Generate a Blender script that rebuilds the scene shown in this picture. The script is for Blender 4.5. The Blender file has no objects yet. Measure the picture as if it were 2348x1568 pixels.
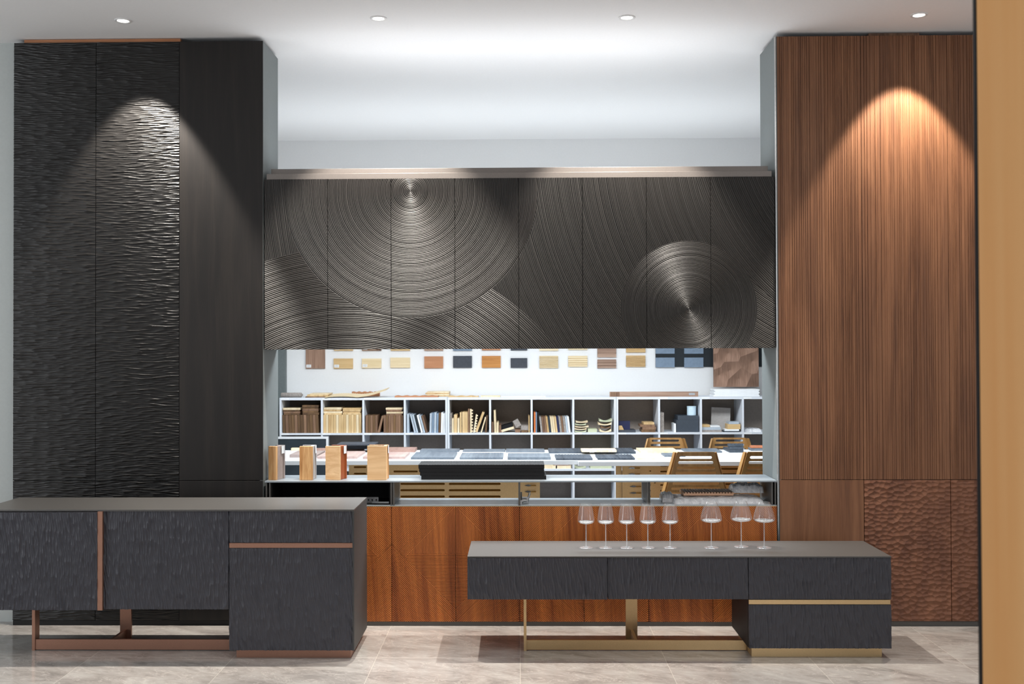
import bpy, math, random
import numpy as np
from math import radians, sin, cos, pi, tan, atan2, sqrt
from mathutils import Matrix, Vector
random.seed(7)
SC = bpy.context.scene
COL = SC.collection

# ------------------------------------------------------------------ camera, world, light, exposure
F = 2491.0                       # focal length in pixels of the 2348 px wide frame
H = 1.745
ROT = Matrix.Rotation(radians(1.0), 3, 'Z') @ Matrix.Rotation(radians(90.76), 3, 'X') @ Matrix.Rotation(radians(-0.19), 3, 'Z')
CX, CY = 1146.41, 772.10
cam_data = bpy.data.cameras.new('camera')
cam = bpy.data.objects.new('camera', cam_data)
COL.objects.link(cam)
cam.matrix_world = Matrix.Translation((0, 0, H)) @ ROT.to_4x4()
cam_data.sensor_width = 36
cam_data.lens = F / 2348 * 36
cam_data.shift_x = (1174 - CX) / 2348
cam_data.shift_y = (CY - 784) / 2348
cam_data.clip_start = 0.05
cam_data.dof.use_dof = True
cam_data.dof.focus_distance = 6.9
cam_data.dof.aperture_fstop = 5.6
SC.camera = cam

world = bpy.data.worlds.new('world')
SC.world = world
world.use_nodes = True
bg = world.node_tree.nodes['Background']
bg.inputs[0].default_value = (0.86, 0.93, 1.0, 1)
bg.inputs[1].default_value = 0.45

SC.view_settings.view_transform = 'Standard'
SC.view_settings.look = 'None'
SC.view_settings.gamma = 1
SC.view_settings.use_curve_mapping = False
SC.view_settings.exposure = 0.0
SC.cycles.max_bounces = 14
SC.cycles.diffuse_bounces = 5
SC.cycles.glossy_bounces = 4
SC.cycles.transmission_bounces = 14
SC.cycles.transparent_max_bounces = 10
SC.cycles.sample_clamp_indirect = 6
SC.cycles.caustics_refractive = False
SC.cycles.caustics_reflective = False


def area_light(name, loc, size, energy, color, rot=(0, 0, 0), spread=180):
    d = bpy.data.lights.new(name, 'AREA')
    d.shape = 'RECTANGLE'
    d.size, d.size_y = size
    d.energy = energy
    d.color = color
    d.spread = radians(spread)
    o = bpy.data.objects.new(name, d)
    o.location = loc
    o.rotation_euler = rot
    COL.objects.link(o)
    return o


def aim(o, target):
    v = Vector(target) - o.location
    o.rotation_euler = v.to_track_quat('-Z', 'Y').to_euler()


# added fill panels at both sides and behind the camera, not actual windows
w = area_light('fill_light_left', (-5.9, 3.9, 2.0), (3.0, 3.2), 125, (0.92, 0.96, 1.0))
aim(w, (0, 5.9, 2.5))
w = area_light('fill_light_right', (5.9, 3.6, 2.0), (2.6, 3.2), 34, (0.92, 0.96, 1.0))
aim(w, (0, 5.6, 2.9))
w = area_light('fill_light_back', (2.2, -2.7, 1.9), (1.2, 2.8), 44, (0.92, 0.96, 1.0))
aim(w, (0, 6.5, 1.6))
# added soft fill over the front floor, outside the frame, no actual lamp
area_light('ceiling_fill_light', (0.4, 4.0, 3.74), (5.0, 1.0), 45, (1.0, 0.97, 0.93))
# added spots outside the frame, their bounce off the floor brightens the ceiling
for _x in (-3.2, -1.1, 1.1, 3.2):
    _d = bpy.data.lights.new('front_fill_spot', 'SPOT')
    _d.energy = 140
    _d.color = (1.0, 0.98, 0.95)
    _d.spot_size = radians(62)
    _d.spot_blend = 0.5
    _d.shadow_soft_size = 0.10
    _o = bpy.data.objects.new('front_fill_spot', _d)
    _o.location = (_x, 4.35, 3.72)
    COL.objects.link(_o)
# added fill hidden on top of the wall cabinet to brighten the ceiling
area_light('cabinet_top_fill', (0.0, 7.16, 2.945), (3.0, 0.26), 10.5, (0.93, 0.96, 1.0), rot=(pi, 0, 0))
# added fill for the back room, unseen behind the wall cabinet, no hanging lamps
area_light('back_room_fill_down', (-0.1, 8.15, 2.50), (4.6, 0.6), 185, (0.88, 0.95, 1.0))
area_light('back_room_fill_up', (-0.1, 9.25, 2.62), (4.8, 0.9), 21, (0.90, 0.96, 1.0), rot=(pi, 0, 0))


def ray(px, py):
    return ROT @ Vector(((px - CX) / F, -(py - CY) / F, -1))


def at(px, py, Y):
    """x, z of the point seen at a pixel of the photo, on the upright plane y=Y"""
    r = ray(px, py)
    t = Y / r.y
    return r.x * t, H + r.z * t


def on(px, py, Z):
    """x, y of the point seen at a pixel of the photo, on the level plane z=Z"""
    r = ray(px, py)
    t = (Z - H) / r.z
    return r.x * t, r.y * t


# ------------------------------------------------------------------ material helpers
class Nodes:
    def __init__(self, name):
        self.m = bpy.data.materials.new(name)
        self.m.use_nodes = True
        self.t = self.m.node_tree
        self.b = self.t.nodes['Principled BSDF']

    def n(self, typ, **kw):
        x = self.t.nodes.new(typ)
        for k, v in kw.items():
            if k.startswith('_'):
                setattr(x, k[1:], v)
            else:
                self.put(x.inputs[k.replace('__', ' ')], v)
        return x

    def put(self, sock, v):
        if isinstance(v, bpy.types.NodeSocket):
            self.t.links.new(v, sock)
        else:
            sock.default_value = v

    def op(self, o, a, b=None, c=None):
        x = self.t.nodes.new('ShaderNodeMath')
        x.operation = o
        self.put(x.inputs[0], a)
        if b is not None:
            self.put(x.inputs[1], b)
        if c is not None:
            self.put(x.inputs[2], c)
        return x.outputs[0]

    def coords(self):
        tc = self.t.nodes.new('ShaderNodeTexCoord')
        s = self.n('ShaderNodeSeparateXYZ', Vector=tc.outputs['Object'])
        return tc.outputs['Object'], s.outputs[0], s.outputs[1], s.outputs[2]

    def vec(self, x, y, z):
        return self.n('ShaderNodeCombineXYZ', X=x, Y=y, Z=z).outputs[0]

    def noise(self, vec, scale=5, detail=3, rough=0.5, dist=0):
        return self.n('ShaderNodeTexNoise', Vector=vec, Scale=scale, Detail=detail, Roughness=rough, Distortion=dist).outputs[0]

    def ramp(self, fac, stops):
        r = self.t.nodes.new('ShaderNodeValToRGB')
        e = r.color_ramp.elements
        while len(e) < len(stops):
            e.new(0.5)
        for i, (p, c) in enumerate(stops):
            e[i].position = p
            e[i].color = (*c, 1)
        self.put(r.inputs[0], fac)
        return r.outputs[0]

    def bump(self, height, dist=1.0, strength=1.0):
        b = self.n('ShaderNodeBump', Height=height, Distance=dist, Strength=strength)
        self.put(self.b.inputs['Normal'], b.outputs[0])

    def base(self, color=None, rough=None, metal=None, spec=None):
        if color is not None:
            self.put(self.b.inputs['Base Color'], (*color, 1) if isinstance(color, tuple) else color)
        if rough is not None:
            self.put(self.b.inputs['Roughness'], rough)
        if metal is not None:
            self.put(self.b.inputs['Metallic'], metal)
        if spec is not None:
            self.put(self.b.inputs['Specular IOR Level'], spec)


def s2l(r, g, b):
    f = lambda c: (c / 255 / 12.92) if c <= 10 else ((c / 255 + 0.055) / 1.055) ** 2.4
    return (f(r), f(g), f(b))


def plain(name, c, rough=0.6, metal=0.0, spec=0.5, speckle=0.06, sc=60):
    """one colour with a faint procedural mottle"""
    N = Nodes(name)
    co, x, y, z = N.coords()
    k = N.noise(co, scale=sc, detail=2)
    lo = tuple(v * (1 - speckle) for v in c)
    hi = tuple(min(1, v * (1 + speckle)) for v in c)
    N.base(N.ramp(k, [(0.3, lo), (0.7, hi)]), rough, metal, spec)
    return N.m


def wood(name, c1, c2, grain='z', rough=0.5, scale=1.0, c3=None, spec=0.4):
    """wood whose fibres run along one axis"""
    N = Nodes(name)
    co, x, y, z = N.coords()
    rnd = N.n('ShaderNodeObjectInfo').outputs['Random']
    off = N.op('MULTIPLY', rnd, 37.0)
    a, b = 34 * scale, 2.4 * scale
    sx, sy, sz = {'z': (a, a, b), 'x': (b, a, a), 'y': (a, b, a)}[grain]
    v = N.vec(N.op('ADD', N.op('MULTIPLY', x, sx), off), N.op('MULTIPLY', y, sy), N.op('MULTIPLY', z, sz))
    n1 = N.noise(v, 1.0, 5, 0.62, 0.6)
    v2 = N.vec(N.op('ADD', N.op('MULTIPLY', x, sx / 7), off), N.op('MULTIPLY', y, sy / 7), N.op('MULTIPLY', z, sz / 5))
    n2 = N.noise(v2, 1.0, 2, 0.5, 0.4)
    k = N.op('ADD', N.op('MULTIPLY', n1, 0.55), N.op('MULTIPLY', n2, 0.45))
    stops = [(0.36, c1), (0.62, c2)]
    if c3:
        stops = [(0.34, c3), (0.44, c1), (0.64, c2)]
    N.base(N.ramp(k, stops), rough, 0, spec)
    N.bump(n1, 0.0006, 0.6)
    return N.m


M = {}
M['white_paint'] = plain('white_paint', (0.86, 0.86, 0.86), 0.9, spec=0.2, speckle=0.01)
M['ceiling_paint'] = plain('ceiling_paint', (0.90, 0.90, 0.905), 0.9, spec=0.2, speckle=0.01)
M['grey_wall'] = plain('grey_wall', (0.50, 0.53, 0.52), 0.85, spec=0.2, speckle=0.02)
M['grey_panel'] = plain('grey_panel', s2l(112, 118, 118), 0.55, spec=0.4, speckle=0.03)
M['dark_metal'] = plain('dark_metal', s2l(84, 82, 80), 0.42, 0.2, speckle=0.05, sc=140)
M['shelf_metal'] = plain('shelf_metal', s2l(150, 159, 166), 0.3, 0.3, speckle=0.05, sc=140)
M['rail_metal'] = plain('rail_metal', s2l(118, 112, 108), 0.42, 0.5, speckle=0.04, sc=140)
M['black_lacquer'] = plain('black_lacquer', (0.006, 0.006, 0.007), 0.55, spec=0.25, speckle=0.1)
M['black_inside'] = plain('black_inside', (0.004, 0.004, 0.004), 0.7, spec=0.2)
M['carcass_black'] = plain('carcass_black', (0.012, 0.012, 0.013), 0.55, spec=0.3)
M['bronze'] = plain('bronze', s2l(176, 132, 112), 0.36, 0.75, speckle=0.04, sc=160)
M['brass'] = plain('brass', s2l(202, 172, 128), 0.36, 0.75, speckle=0.04, sc=160)
M['steel'] = plain('steel', (0.6, 0.6, 0.6), 0.25, 0.9)
M['white_laminate'] = plain('white_laminate', (0.78, 0.80, 0.82), 0.4, spec=0.4, speckle=0.01)
M['cubby_white'] = plain('cubby_white', (0.68, 0.71, 0.76), 0.6, spec=0.3, speckle=0.01)
M['cubby_back'] = plain('cubby_back', s2l(150, 138, 128), 0.85, spec=0.2, speckle=0.05)
M['paper'] = plain('paper', (0.82, 0.83, 0.84), 0.85, spec=0.2, speckle=0.02)
M['print_grey'] = plain('print_grey', (0.35, 0.36, 0.38), 0.9)
M['slate'] = plain('slate', (0.022, 0.032, 0.042), 0.5, speckle=0.3, sc=6)
M['charcoal_board'] = plain('charcoal_board', s2l(62, 66, 74), 0.7, speckle=0.15, sc=50)
M['black_board'] = plain('black_board', s2l(24, 32, 38), 0.7, speckle=0.1, sc=50)
M['blue_grey'] = plain('blue_grey', s2l(120, 138, 158), 0.7, speckle=0.08, sc=40)
M['dark_walnut'] = wood('dark_walnut', s2l(64, 44, 30), s2l(122, 92, 62))
M['mid_walnut'] = wood('mid_walnut', s2l(96, 70, 54), s2l(152, 118, 92))
M['pale_wood'] = wood('pale_wood', s2l(176, 140, 92), s2l(226, 196, 148))
M['cream_wood'] = wood('cream_wood', s2l(208, 184, 144), s2l(236, 218, 186))
M['cream_wood_h'] = wood('cream_wood_h', s2l(220, 196, 150), s2l(240, 222, 188), 'x')
M['tan_wood_h'] = wood('tan_wood_h', s2l(196, 160, 108), s2l(216, 184, 134), 'x')
M['orange_wood_h'] = wood('orange_wood_h', s2l(176, 112, 52), s2l(206, 144, 78), 'x')
M['brown_wood_h'] = wood('brown_wood_h', s2l(170, 112, 74), s2l(196, 140, 102), 'x')
M['walnut_v'] = wood('walnut_v', s2l(116, 84, 68), s2l(172, 138, 116))
M['walnut_h'] = wood('walnut_h', s2l(146, 116, 98), s2l(186, 156, 136), 'x')
M['oak_block'] = wood('oak_block', s2l(188, 136, 84), s2l(232, 190, 136), 'z', scale=1.4, c3=s2l(150, 100, 52))
M['oak_block_pale'] = wood('oak_block_pale', s2l(204, 158, 110), s2l(236, 200, 154), 'x', scale=0.9)
M['orange_stain'] = wood('orange_stain', s2l(120, 52, 12), s2l(170, 84, 26))
M['mdf'] = plain('mdf', s2l(226, 192, 142), 0.85, spec=0.2, speckle=0.05, sc=120)
M['mdf_cut'] = plain('mdf_cut', s2l(150, 112, 50), 0.9, spec=0.1)
M['chair_ply'] = wood('chair_ply', s2l(140, 100, 56), s2l(178, 136, 84), 'z', rough=0.4)
M['grey_linen'] = plain('grey_linen', s2l(150, 142, 136), 0.95, speckle=0.2, sc=90)
M['pale_green'] = plain('pale_green', s2l(190, 194, 164), 0.8)
M['navy'] = plain('navy', s2l(24, 30, 70), 0.6)
M['orange_cover'] = plain('orange_cover', s2l(214, 116, 56), 0.6)
M['pink_board'] = plain('pink_board', s2l(172, 146, 138), 0.7, speckle=0.08, sc=60)
M['walnut_grey'] = wood('walnut_grey', s2l(96, 86, 78), s2l(150, 138, 128), 'y')
M['peach_wood'] = wood('peach_wood', s2l(212, 164, 130), s2l(232, 190, 158), 'x')
M['grey_folder'] = plain('grey_folder', s2l(176, 186, 196), 0.6)
M['dark_box'] = plain('dark_box', s2l(58, 66, 76), 0.5)
M['ice_white'] = plain('ice_white', s2l(206, 228, 240), 0.4)
M['brown_board'] = wood('brown_board', s2l(140, 108, 98), s2l(168, 136, 124), 'y')
M['pink_brown'] = wood('pink_brown', s2l(160, 134, 128), s2l(184, 160, 152), 'y')
M['slate_grey'] = wood('slate_grey', s2l(84, 92, 102), s2l(116, 124, 132), 'y')
M['slate_dark'] = wood('slate_dark', s2l(40, 48, 58), s2l(78, 86, 96), 'y')
M['brown_orange'] = wood('brown_orange', s2l(164, 96, 66), s2l(196, 124, 88), 'y')
M['grey_locker'] = plain('grey_locker', s2l(104, 112, 112), 0.6)
M['glue_white'] = plain('glue_white', (0.8, 0.8, 0.8), 0.5)


def hammered():
    N = Nodes('brown_hammered')
    co, x, y, z = N.coords()
    d = N.noise(co, 6, 2)
    v = N.vec(N.op('ADD', N.op('MULTIPLY', x, 1 / 0.037), N.op('MULTIPLY', d, 0.8)), N.op('MULTIPLY', z, 1 / 0.0275), 0.0)
    vo = N.n('ShaderNodeTexVoronoi', _voronoi_dimensions='2D', _feature='SMOOTH_F1', Vector=v, Scale=1.0, Smoothness=0.12, Randomness=0.8).outputs['Distance']
    k = N.noise(N.vec(N.op('MULTIPLY', x, 6), N.op('MULTIPLY', y, 6), N.op('MULTIPLY', z, 1.5)), 2, 3)
    N.base(N.ramp(k, [(0.3, s2l(98, 60, 42)), (0.7, s2l(128, 84, 60))]), 0.42, 0, 0.4)
    N.bump(N.op('POWER', vo, 1.6), 0.0125, 1.0)
    return N.m


def brown_walnut(name, c1, c2, c3, rough=0.45):
    N = Nodes(name)
    co, x, y, z = N.coords()
    d = N.noise(N.vec(N.op('MULTIPLY', x, 1.5), 0.0, N.op('MULTIPLY', z, 0.6)), 1.0, 2)
    xx = N.op('ADD', x, N.op('MULTIPLY', d, 0.12))
    n1 = N.noise(N.vec(N.op('MULTIPLY', xx, 13), 0.0, N.op('MULTIPLY', z, 0.8)), 1.0, 4, 0.6, 0.5)
    n2 = N.noise(N.vec(N.op('MULTIPLY', x, 170), 0.0, N.op('MULTIPLY', z, 5)), 1.0, 3, 0.6)
    k = N.op('ADD', N.op('MULTIPLY', n1, 0.72), N.op('MULTIPLY', n2, 0.28))
    N.base(N.ramp(k, [(0.30, c3), (0.47, c1), (0.64, c2)]), rough, 0, 0.35)
    N.bump(n2, 0.0005, 0.5)
    return N.m


def circle_carved():
    """overlapping fans of concentric grooves cut over all eight doors"""
    N = Nodes('black_carved_circles')
    co, x, y, z = N.coords()
    YW = 6.92
    wob = N.noise(N.vec(N.op('MULTIPLY', x, 3), N.op('MULTIPLY', z, 3), 0.0), 1.0, 2)

    def field(px, py, period, Rpx=None, seed=0.0):
        cx, cz = at(px, py, YW)
        dx = N.op('SUBTRACT', x, cx)
        dz = N.op('SUBTRACT', z, cz)
        r = N.op('SQRT', N.op('ADD', N.op('MULTIPLY', dx, dx), N.op('MULTIPLY', dz, dz)))
        ph = N.op('MULTIPLY', r, pi / period)
        jit = N.noise(N.vec(N.op('MULTIPLY', r, 26), seed, 0.0), 1.0, 2)
        ridge = N.op('ABSOLUTE', N.op('SINE', N.op('ADD', ph, N.op('MULTIPLY', jit, 3.0))))
        amp = N.noise(N.vec(N.op('MULTIPLY', r, 80), seed + 5, 0.0), 1.0, 2)
        low = N.noise(N.vec(N.op('MULTIPLY', r, 30), seed + 9, 0.0), 1.0, 1)
        h = N.op('ADD', N.op('MULTIPLY', ridge, N.op('ADD', N.op('MULTIPLY', amp, 1.3), 0.35)), N.op('MULTIPLY', low, 4.6))
        mask = None
        if Rpx:
            mask = N.op('LESS_THAN', r, Rpx * 6.92 / F)
        return h, mask

    def over(a, h, m):
        return N.op('ADD', N.op('MULTIPLY', a, N.op('SUBTRACT', 1.0, m)), N.op('MULTIPLY', N.op('ADD', h, 0.3), m))

    hE, _ = field(2000, 330, 0.0104, None, 1.0)
    hF, mF = field(2171, 237, 0.0115, 598, 2.0)
    hB, mB = field(1580, 708, 0.0088, 156, 3.0)
    hC, mC = field(800, 1176, 0.0112, 610, 4.0)
    hA, mA = field(941, 438, 0.0098, 292, 6.0)
    h = over(hE, hF, mF)
    h = over(h, hB, mB)
    h = over(h, hC, mC)
    h = over(h, hA, mA)
    N.base((0.0205, 0.018, 0.0165), 0.50, 0, 0.42)
    N.bump(h, 0.0048, 1.0)
    return N.m


def marble():
    N = Nodes('marble_tile')
    co, x, y, z = N.coords()
    rx = N.op('ADD', N.op('MULTIPLY', x, 0.9), N.op('MULTIPLY', y, -1.0))
    ry = N.op('ADD', N.op('MULTIPLY', x, 0.7), N.op('MULTIPLY', y, 1.4))
    tile = N.op('MULTIPLY', N.op('FLOOR', N.op('DIVIDE', x, 0.82)), 3.7)
    tiley = N.op('MULTIPLY', N.op('FLOOR', N.op('DIVIDE', N.op('SUBTRACT', y, 6.207), 0.82)), 5.3)
    v = N.vec(rx, N.op('MULTIPLY', ry, 1.7), N.op('ADD', tile, tiley))
    n = N.noise(v, 1.6, 8, 0.62, 1.1)
    n2 = N.noise(v, 5.5, 6, 0.7, 1.6)
    vein = N.op('ABSOLUTE', N.op('SUBTRACT', N.noise(v, 2.3, 7, 0.6, 1.8), 0.5))
    base = N.ramp(N.op('ADD', N.op('MULTIPLY', n, 0.7), N.op('MULTIPLY', n2, 0.3)),
                  [(0.33, s2l(130, 124, 120)), (0.47, s2l(164, 158, 153)), (0.64, s2l(188, 184, 179))])
    vm = N.ramp(vein, [(0.0, (1, 1, 1)), (0.016, (0, 0, 0))])
    mix = N.n('ShaderNodeMixRGB', Fac=N.op('MULTIPLY', vm, 0.42), Color1=base, Color2=(*s2l(214, 206, 198), 1)).outputs[0]

    def joint(c, off, w):
        f = N.op('FRACT', N.op('ADD', N.op('DIVIDE', N.op('SUBTRACT', c, off), 0.82), 0.5))
        return N.op('LESS_THAN', N.op('ABSOLUTE', N.op('SUBTRACT', f, 0.5)), w / 0.82)
    j = N.op('MAXIMUM', joint(x, 0.001, 0.0016), joint(y, 6.207, 0.003))
    mix2 = N.n('ShaderNodeMixRGB', Fac=N.op('MULTIPLY', j, 0.7), Color1=mix, Color2=(*s2l(212, 204, 194), 1)).outputs[0]
    N.base(mix2, 0.09, 0, 0.6)
    return N.m


def ribbed_panel_wood():
    N = Nodes('orange_walnut')
    co, x, y, z = N.coords()
    panel = N.op('MULTIPLY', N.op('FLOOR', N.op('DIVIDE', x, 0.4075)), 7.3)
    lean = N.op('ADD', x, N.op('MULTIPLY', z, 0.06))
    n1 = N.noise(N.vec(N.op('MULTIPLY', lean, 11), panel, N.op('MULTIPLY', z, 0.7)), 1.0, 3, 0.55, 0.4)
    n2 = N.noise(N.vec(N.op('MULTIPLY', lean, 50), panel, N.op('MULTIPLY', z, 1.2)), 1.0, 3)
    k = N.op('ADD', N.op('MULTIPLY', n1, 0.65), N.op('MULTIPLY', n2, 0.35))
    N.base(N.ramp(k, [(0.31, s2l(104, 52, 26)), (0.42, s2l(160, 88, 44)), (0.66, s2l(208, 126, 62))]), 0.42, 0, 0.4)
    return N.m


def glass_mat(name, body, gathered_white):
    """thin clear glass: lets light through, mirrors more at its edges, with white mixed in for the light it gathers"""
    N = Nodes(name)
    N.t.nodes.remove(N.b)
    out = [n for n in N.t.nodes if n.type == 'OUTPUT_MATERIAL'][0]
    tr = N.n('ShaderNodeBsdfTransparent', Color=(0.985, 0.988, 0.985, 1))
    gl = N.n('ShaderNodeBsdfGlossy', Color=(1, 1, 1, 1), Roughness=0.015)
    df = N.n('ShaderNodeBsdfTranslucent', Color=(0.95, 0.97, 1.0, 1))
    d2 = N.n('ShaderNodeBsdfDiffuse', Color=(0.95, 0.97, 1.0, 1))
    lw = N.n('ShaderNodeLayerWeight', Blend=0.5).outputs['Facing']
    k = N.op('ADD', body, N.op('MULTIPLY', N.op('POWER', lw, 3.0), 0.75))
    m0 = N.t.nodes.new('ShaderNodeMixShader')
    m0.inputs[0].default_value = 0.5
    N.t.links.new(df.outputs[0], m0.inputs[1])
    N.t.links.new(d2.outputs[0], m0.inputs[2])
    m1 = N.t.nodes.new('ShaderNodeMixShader')
    N.put(m1.inputs[0], N.op('ADD', gathered_white, N.op('MULTIPLY', N.op('POWER', lw, 4.0), gathered_white * 2.5)))
    N.t.links.new(tr.outputs[0], m1.inputs[1])
    N.t.links.new(m0.outputs[0], m1.inputs[2])
    m2 = N.t.nodes.new('ShaderNodeMixShader')
    N.put(m2.inputs[0], k)
    N.t.links.new(m1.outputs[0], m2.inputs[1])
    N.t.links.new(gl.outputs[0], m2.inputs[2])
    N.t.links.new(m2.outputs[0], out.inputs[0])
    return N.m


def plastic_film():
    N = Nodes('crinkled_plastic_film')
    co, x, y, z = N.coords()
    v = N.vec(N.op('MULTIPLY', x, 38), N.op('MULTIPLY', y, 20), N.op('MULTIPLY', z, 24))
    n = N.noise(v, 1.0, 3, 0.55, 0.3)
    N.base(N.ramp(n, [(0.35, s2l(232, 232, 236)), (0.6, s2l(252, 252, 254))]), 0.12, 0, 1.0)
    N.b.inputs['Transmission Weight'].default_value = 0.1
    N.bump(N.op('ABSOLUTE', N.op('SUBTRACT', n, 0.5)), 0.012, 1.0)
    return N.m


def foreground_wood():
    N = Nodes('honey_wood')
    co, x, y, z = N.coords()
    n1 = N.noise(N.vec(N.op('MULTIPLY', x, 14), N.op('MULTIPLY', y, 9), N.op('MULTIPLY', z, 0.5)), 1.0, 3, 0.5, 0.3)
    N.base(N.ramp(n1, [(0.25, s2l(240, 172, 104)), (0.75, s2l(253, 200, 136))]), 0.55, 0, 0.3)
    return N.m


def faceted_walnut():
    N = Nodes('faceted_walnut')
    co, x, y, z = N.coords()
    vo = N.n('ShaderNodeTexVoronoi', _voronoi_dimensions='2D', _feature='F1', Vector=N.vec(N.op('MULTIPLY', x, 6.2), N.op('MULTIPLY', z, 6.8), 0.0), Scale=1.0, Randomness=0.8)
    dv = N.n('ShaderNodeVectorMath', _operation='SUBTRACT')
    N.put(dv.inputs[0], N.vec(N.op('MULTIPLY', x, 6.2), N.op('MULTIPLY', z, 6.8), 0.0))
    N.put(dv.inputs[1], vo.outputs['Position'])
    h = N.op('ADD', vo.outputs['Distance'], N.op('MULTIPLY', N.n('ShaderNodeSeparateXYZ', Vector=dv.outputs[0]).outputs[1], 0.8))
    g = N.noise(N.vec(N.op('MULTIPLY', x, 120), 0.0, N.op('MULTIPLY', z, 9)), 1.0, 3)
    N.base(N.ramp(g, [(0.3, s2l(132, 102, 86)), (0.7, s2l(164, 130, 110))]), 0.6, 0, 0.3)
    N.bump(h, 0.065, 1.0)
    return N.m


N_ = Nodes('black_carved_wave')
N_.base((0.0060, 0.0052, 0.0047), 0.38, 0, 0.40)
M['wave'] = N_.m
N_ = Nodes('charcoal_carved')
N_.base(s2l(54, 54, 61), 0.42, 0, 0.45)
M['console_front'] = N_.m
M['hammered'] = hammered()
M['brown'] = brown_walnut('brown_walnut', s2l(116, 78, 54), s2l(138, 96, 68), s2l(86, 56, 40))
M['black_wood'] = brown_walnut('black_stained_oak', (0.009, 0.0072, 0.0065), (0.015, 0.012, 0.010), (0.006, 0.005, 0.0045), 0.48)
M['circles'] = circle_carved()
M['marble'] = marble()
M['orange_walnut'] = ribbed_panel_wood()
M['glass'] = glass_mat('clear_glass', 0.05, 0.05)
M['glass_thick'] = glass_mat('thick_clear_glass', 0.12, 0.22)
M['film'] = plastic_film()
M['honey'] = foreground_wood()
M['facet'] = faceted_walnut()


# ------------------------------------------------------------------ mesh helpers
class MB:
    def __init__(self):
        self.v, self.f = [], []

    def add(self, vs, fs, mat=None):
        o = len(self.v)
        self.v += [(mat @ Vector(p)) if mat is not None else Vector(p) for p in vs]
        self.f += [tuple(i + o for i in q) for q in fs]
        return self

    def box(self, x0, x1, y0, y1, z0, z1, mat=None):
        vs = [(x0, y0, z0), (x1, y0, z0), (x1, y1, z0), (x0, y1, z0), (x0, y0, z1), (x1, y0, z1), (x1, y1, z1), (x0, y1, z1)]
        return self.add(vs, [(0, 3, 2, 1), (4, 5, 6, 7), (0, 1, 5, 4), (1, 2, 6, 5), (2, 3, 7, 6), (3, 0, 4, 7)], mat)

    def prism_y(self, poly, y0, y1, mat=None):
        """polygon in x, z pushed along y"""
        n = len(poly)
        a = sum(poly[i][0] * poly[(i + 1) % n][1] - poly[(i + 1) % n][0] * poly[i][1] for i in range(n))
        if a < 0:
            poly = poly[::-1]
        vs = [(p[0], y0, p[1]) for p in poly] + [(p[0], y1, p[1]) for p in poly]
        fs = [tuple(range(n)), tuple(range(2 * n - 1, n - 1, -1))] + [(i, i + n, (i + 1) % n + n, (i + 1) % n) for i in range(n)]
        return self.add(vs, fs, mat)

    def prism_z(self, poly, z0, z1, mat=None):
        n = len(poly)
        a = sum(poly[i][0] * poly[(i + 1) % n][1] - poly[(i + 1) % n][0] * poly[i][1] for i in range(n))
        if a < 0:
            poly = poly[::-1]
        vs = [(p[0], p[1], z0) for p in poly] + [(p[0], p[1], z1) for p in poly]
        fs = [tuple(range(n - 1, -1, -1)), tuple(range(n, 2 * n))] + [(i, (i + 1) % n, (i + 1) % n + n, i + n) for i in range(n)]
        return self.add(vs, fs, mat)

    def lathe(self, prof, seg=48, mat=None, closed=False):
        vs, fs = [], []
        n = len(prof)
        for r, z in prof:
            for k in range(seg):
                a = 2 * pi * k / seg
                vs.append((r * cos(a), r * sin(a), z))
        for i in range(n - 1 + (1 if closed else 0)):
            i2 = (i + 1) % n
            for k in range(seg):
                k2 = (k + 1) % seg
                fs.append((i * seg + k, i * seg + k2, i2 * seg + k2, i2 * seg + k))
        if not closed:
            fs.append(tuple(range(seg - 1, -1, -1)))
            fs.append(tuple((n - 1) * seg + k for k in range(seg)))
        return self.add(vs, fs, mat)

    def cyl(self, p0, p1, r, seg=16):
        p0, p1 = Vector(p0), Vector(p1)
        d = p1 - p0
        q = d.to_track_quat('Z', 'Y').to_matrix().to_4x4()
        return self.lathe([(r, 0), (r, d.length)], seg, Matrix.Translation(p0) @ q)

    def build(self, name, mat, parent=None, smooth=False, bevel=0.0, origin=None):
        """one mesh object; its own origin at its base when it stands alone"""
        if parent is not None:
            org = parent['_org'] if '_org' in parent else (0, 0, 0)
            org = Vector(org)
        elif origin is not None:
            org = Vector(origin)
        else:
            xs = [p.x for p in self.v]
            ys = [p.y for p in self.v]
            zs = [p.z for p in self.v]
            org = Vector(((min(xs) + max(xs)) / 2, (min(ys) + max(ys)) / 2, min(zs)))
        me = bpy.data.meshes.new(name)
        me.from_pydata([tuple(p - org) for p in self.v], [], self.f)
        me.materials.append(mat if not isinstance(mat, str) else M[mat])
        if smooth:
            me.polygons.foreach_set('use_smooth', [True] * len(me.polygons))
        me.update()
        o = bpy.data.objects.new(name, me)
        COL.objects.link(o)
        o['_org'] = tuple(org)
        if parent is not None:
            o.parent = parent
        else:
            o.location = org
        if bevel > 0:
            b = o.modifiers.new('bevel', 'BEVEL')
            b.width = bevel
            b.segments = 2
            b.limit_method = 'ANGLE'
        return o


def box(*a):
    return MB().box(*a)


def empty(name, loc, label, cat, group=None):
    o = bpy.data.objects.new(name, None)
    COL.objects.link(o)
    o.location = loc
    o.empty_display_size = 0.1
    o['_org'] = tuple(loc)
    return tag(o, label, cat, group)


def tag(o, label, cat, group=None):
    o['label'] = label
    o['category'] = cat
    if group:
        o['group'] = group
    return o


def structure(o):
    o['kind'] = 'structure'
    return o


def lab(o, text):
    o['label'] = text
    return o


def rounded_slot(x0, x1, z0, z1, n=5):
    r = (z1 - z0) / 2
    zc = (z0 + z1) / 2
    pts = [(x1 - r + r * sin(pi * k / n), zc - r * cos(pi * k / n)) for k in range(n + 1)]
    pts += [(x0 + r - r * sin(pi * k / n), zc + r * cos(pi * k / n)) for k in range(n + 1)]
    return pts


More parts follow.
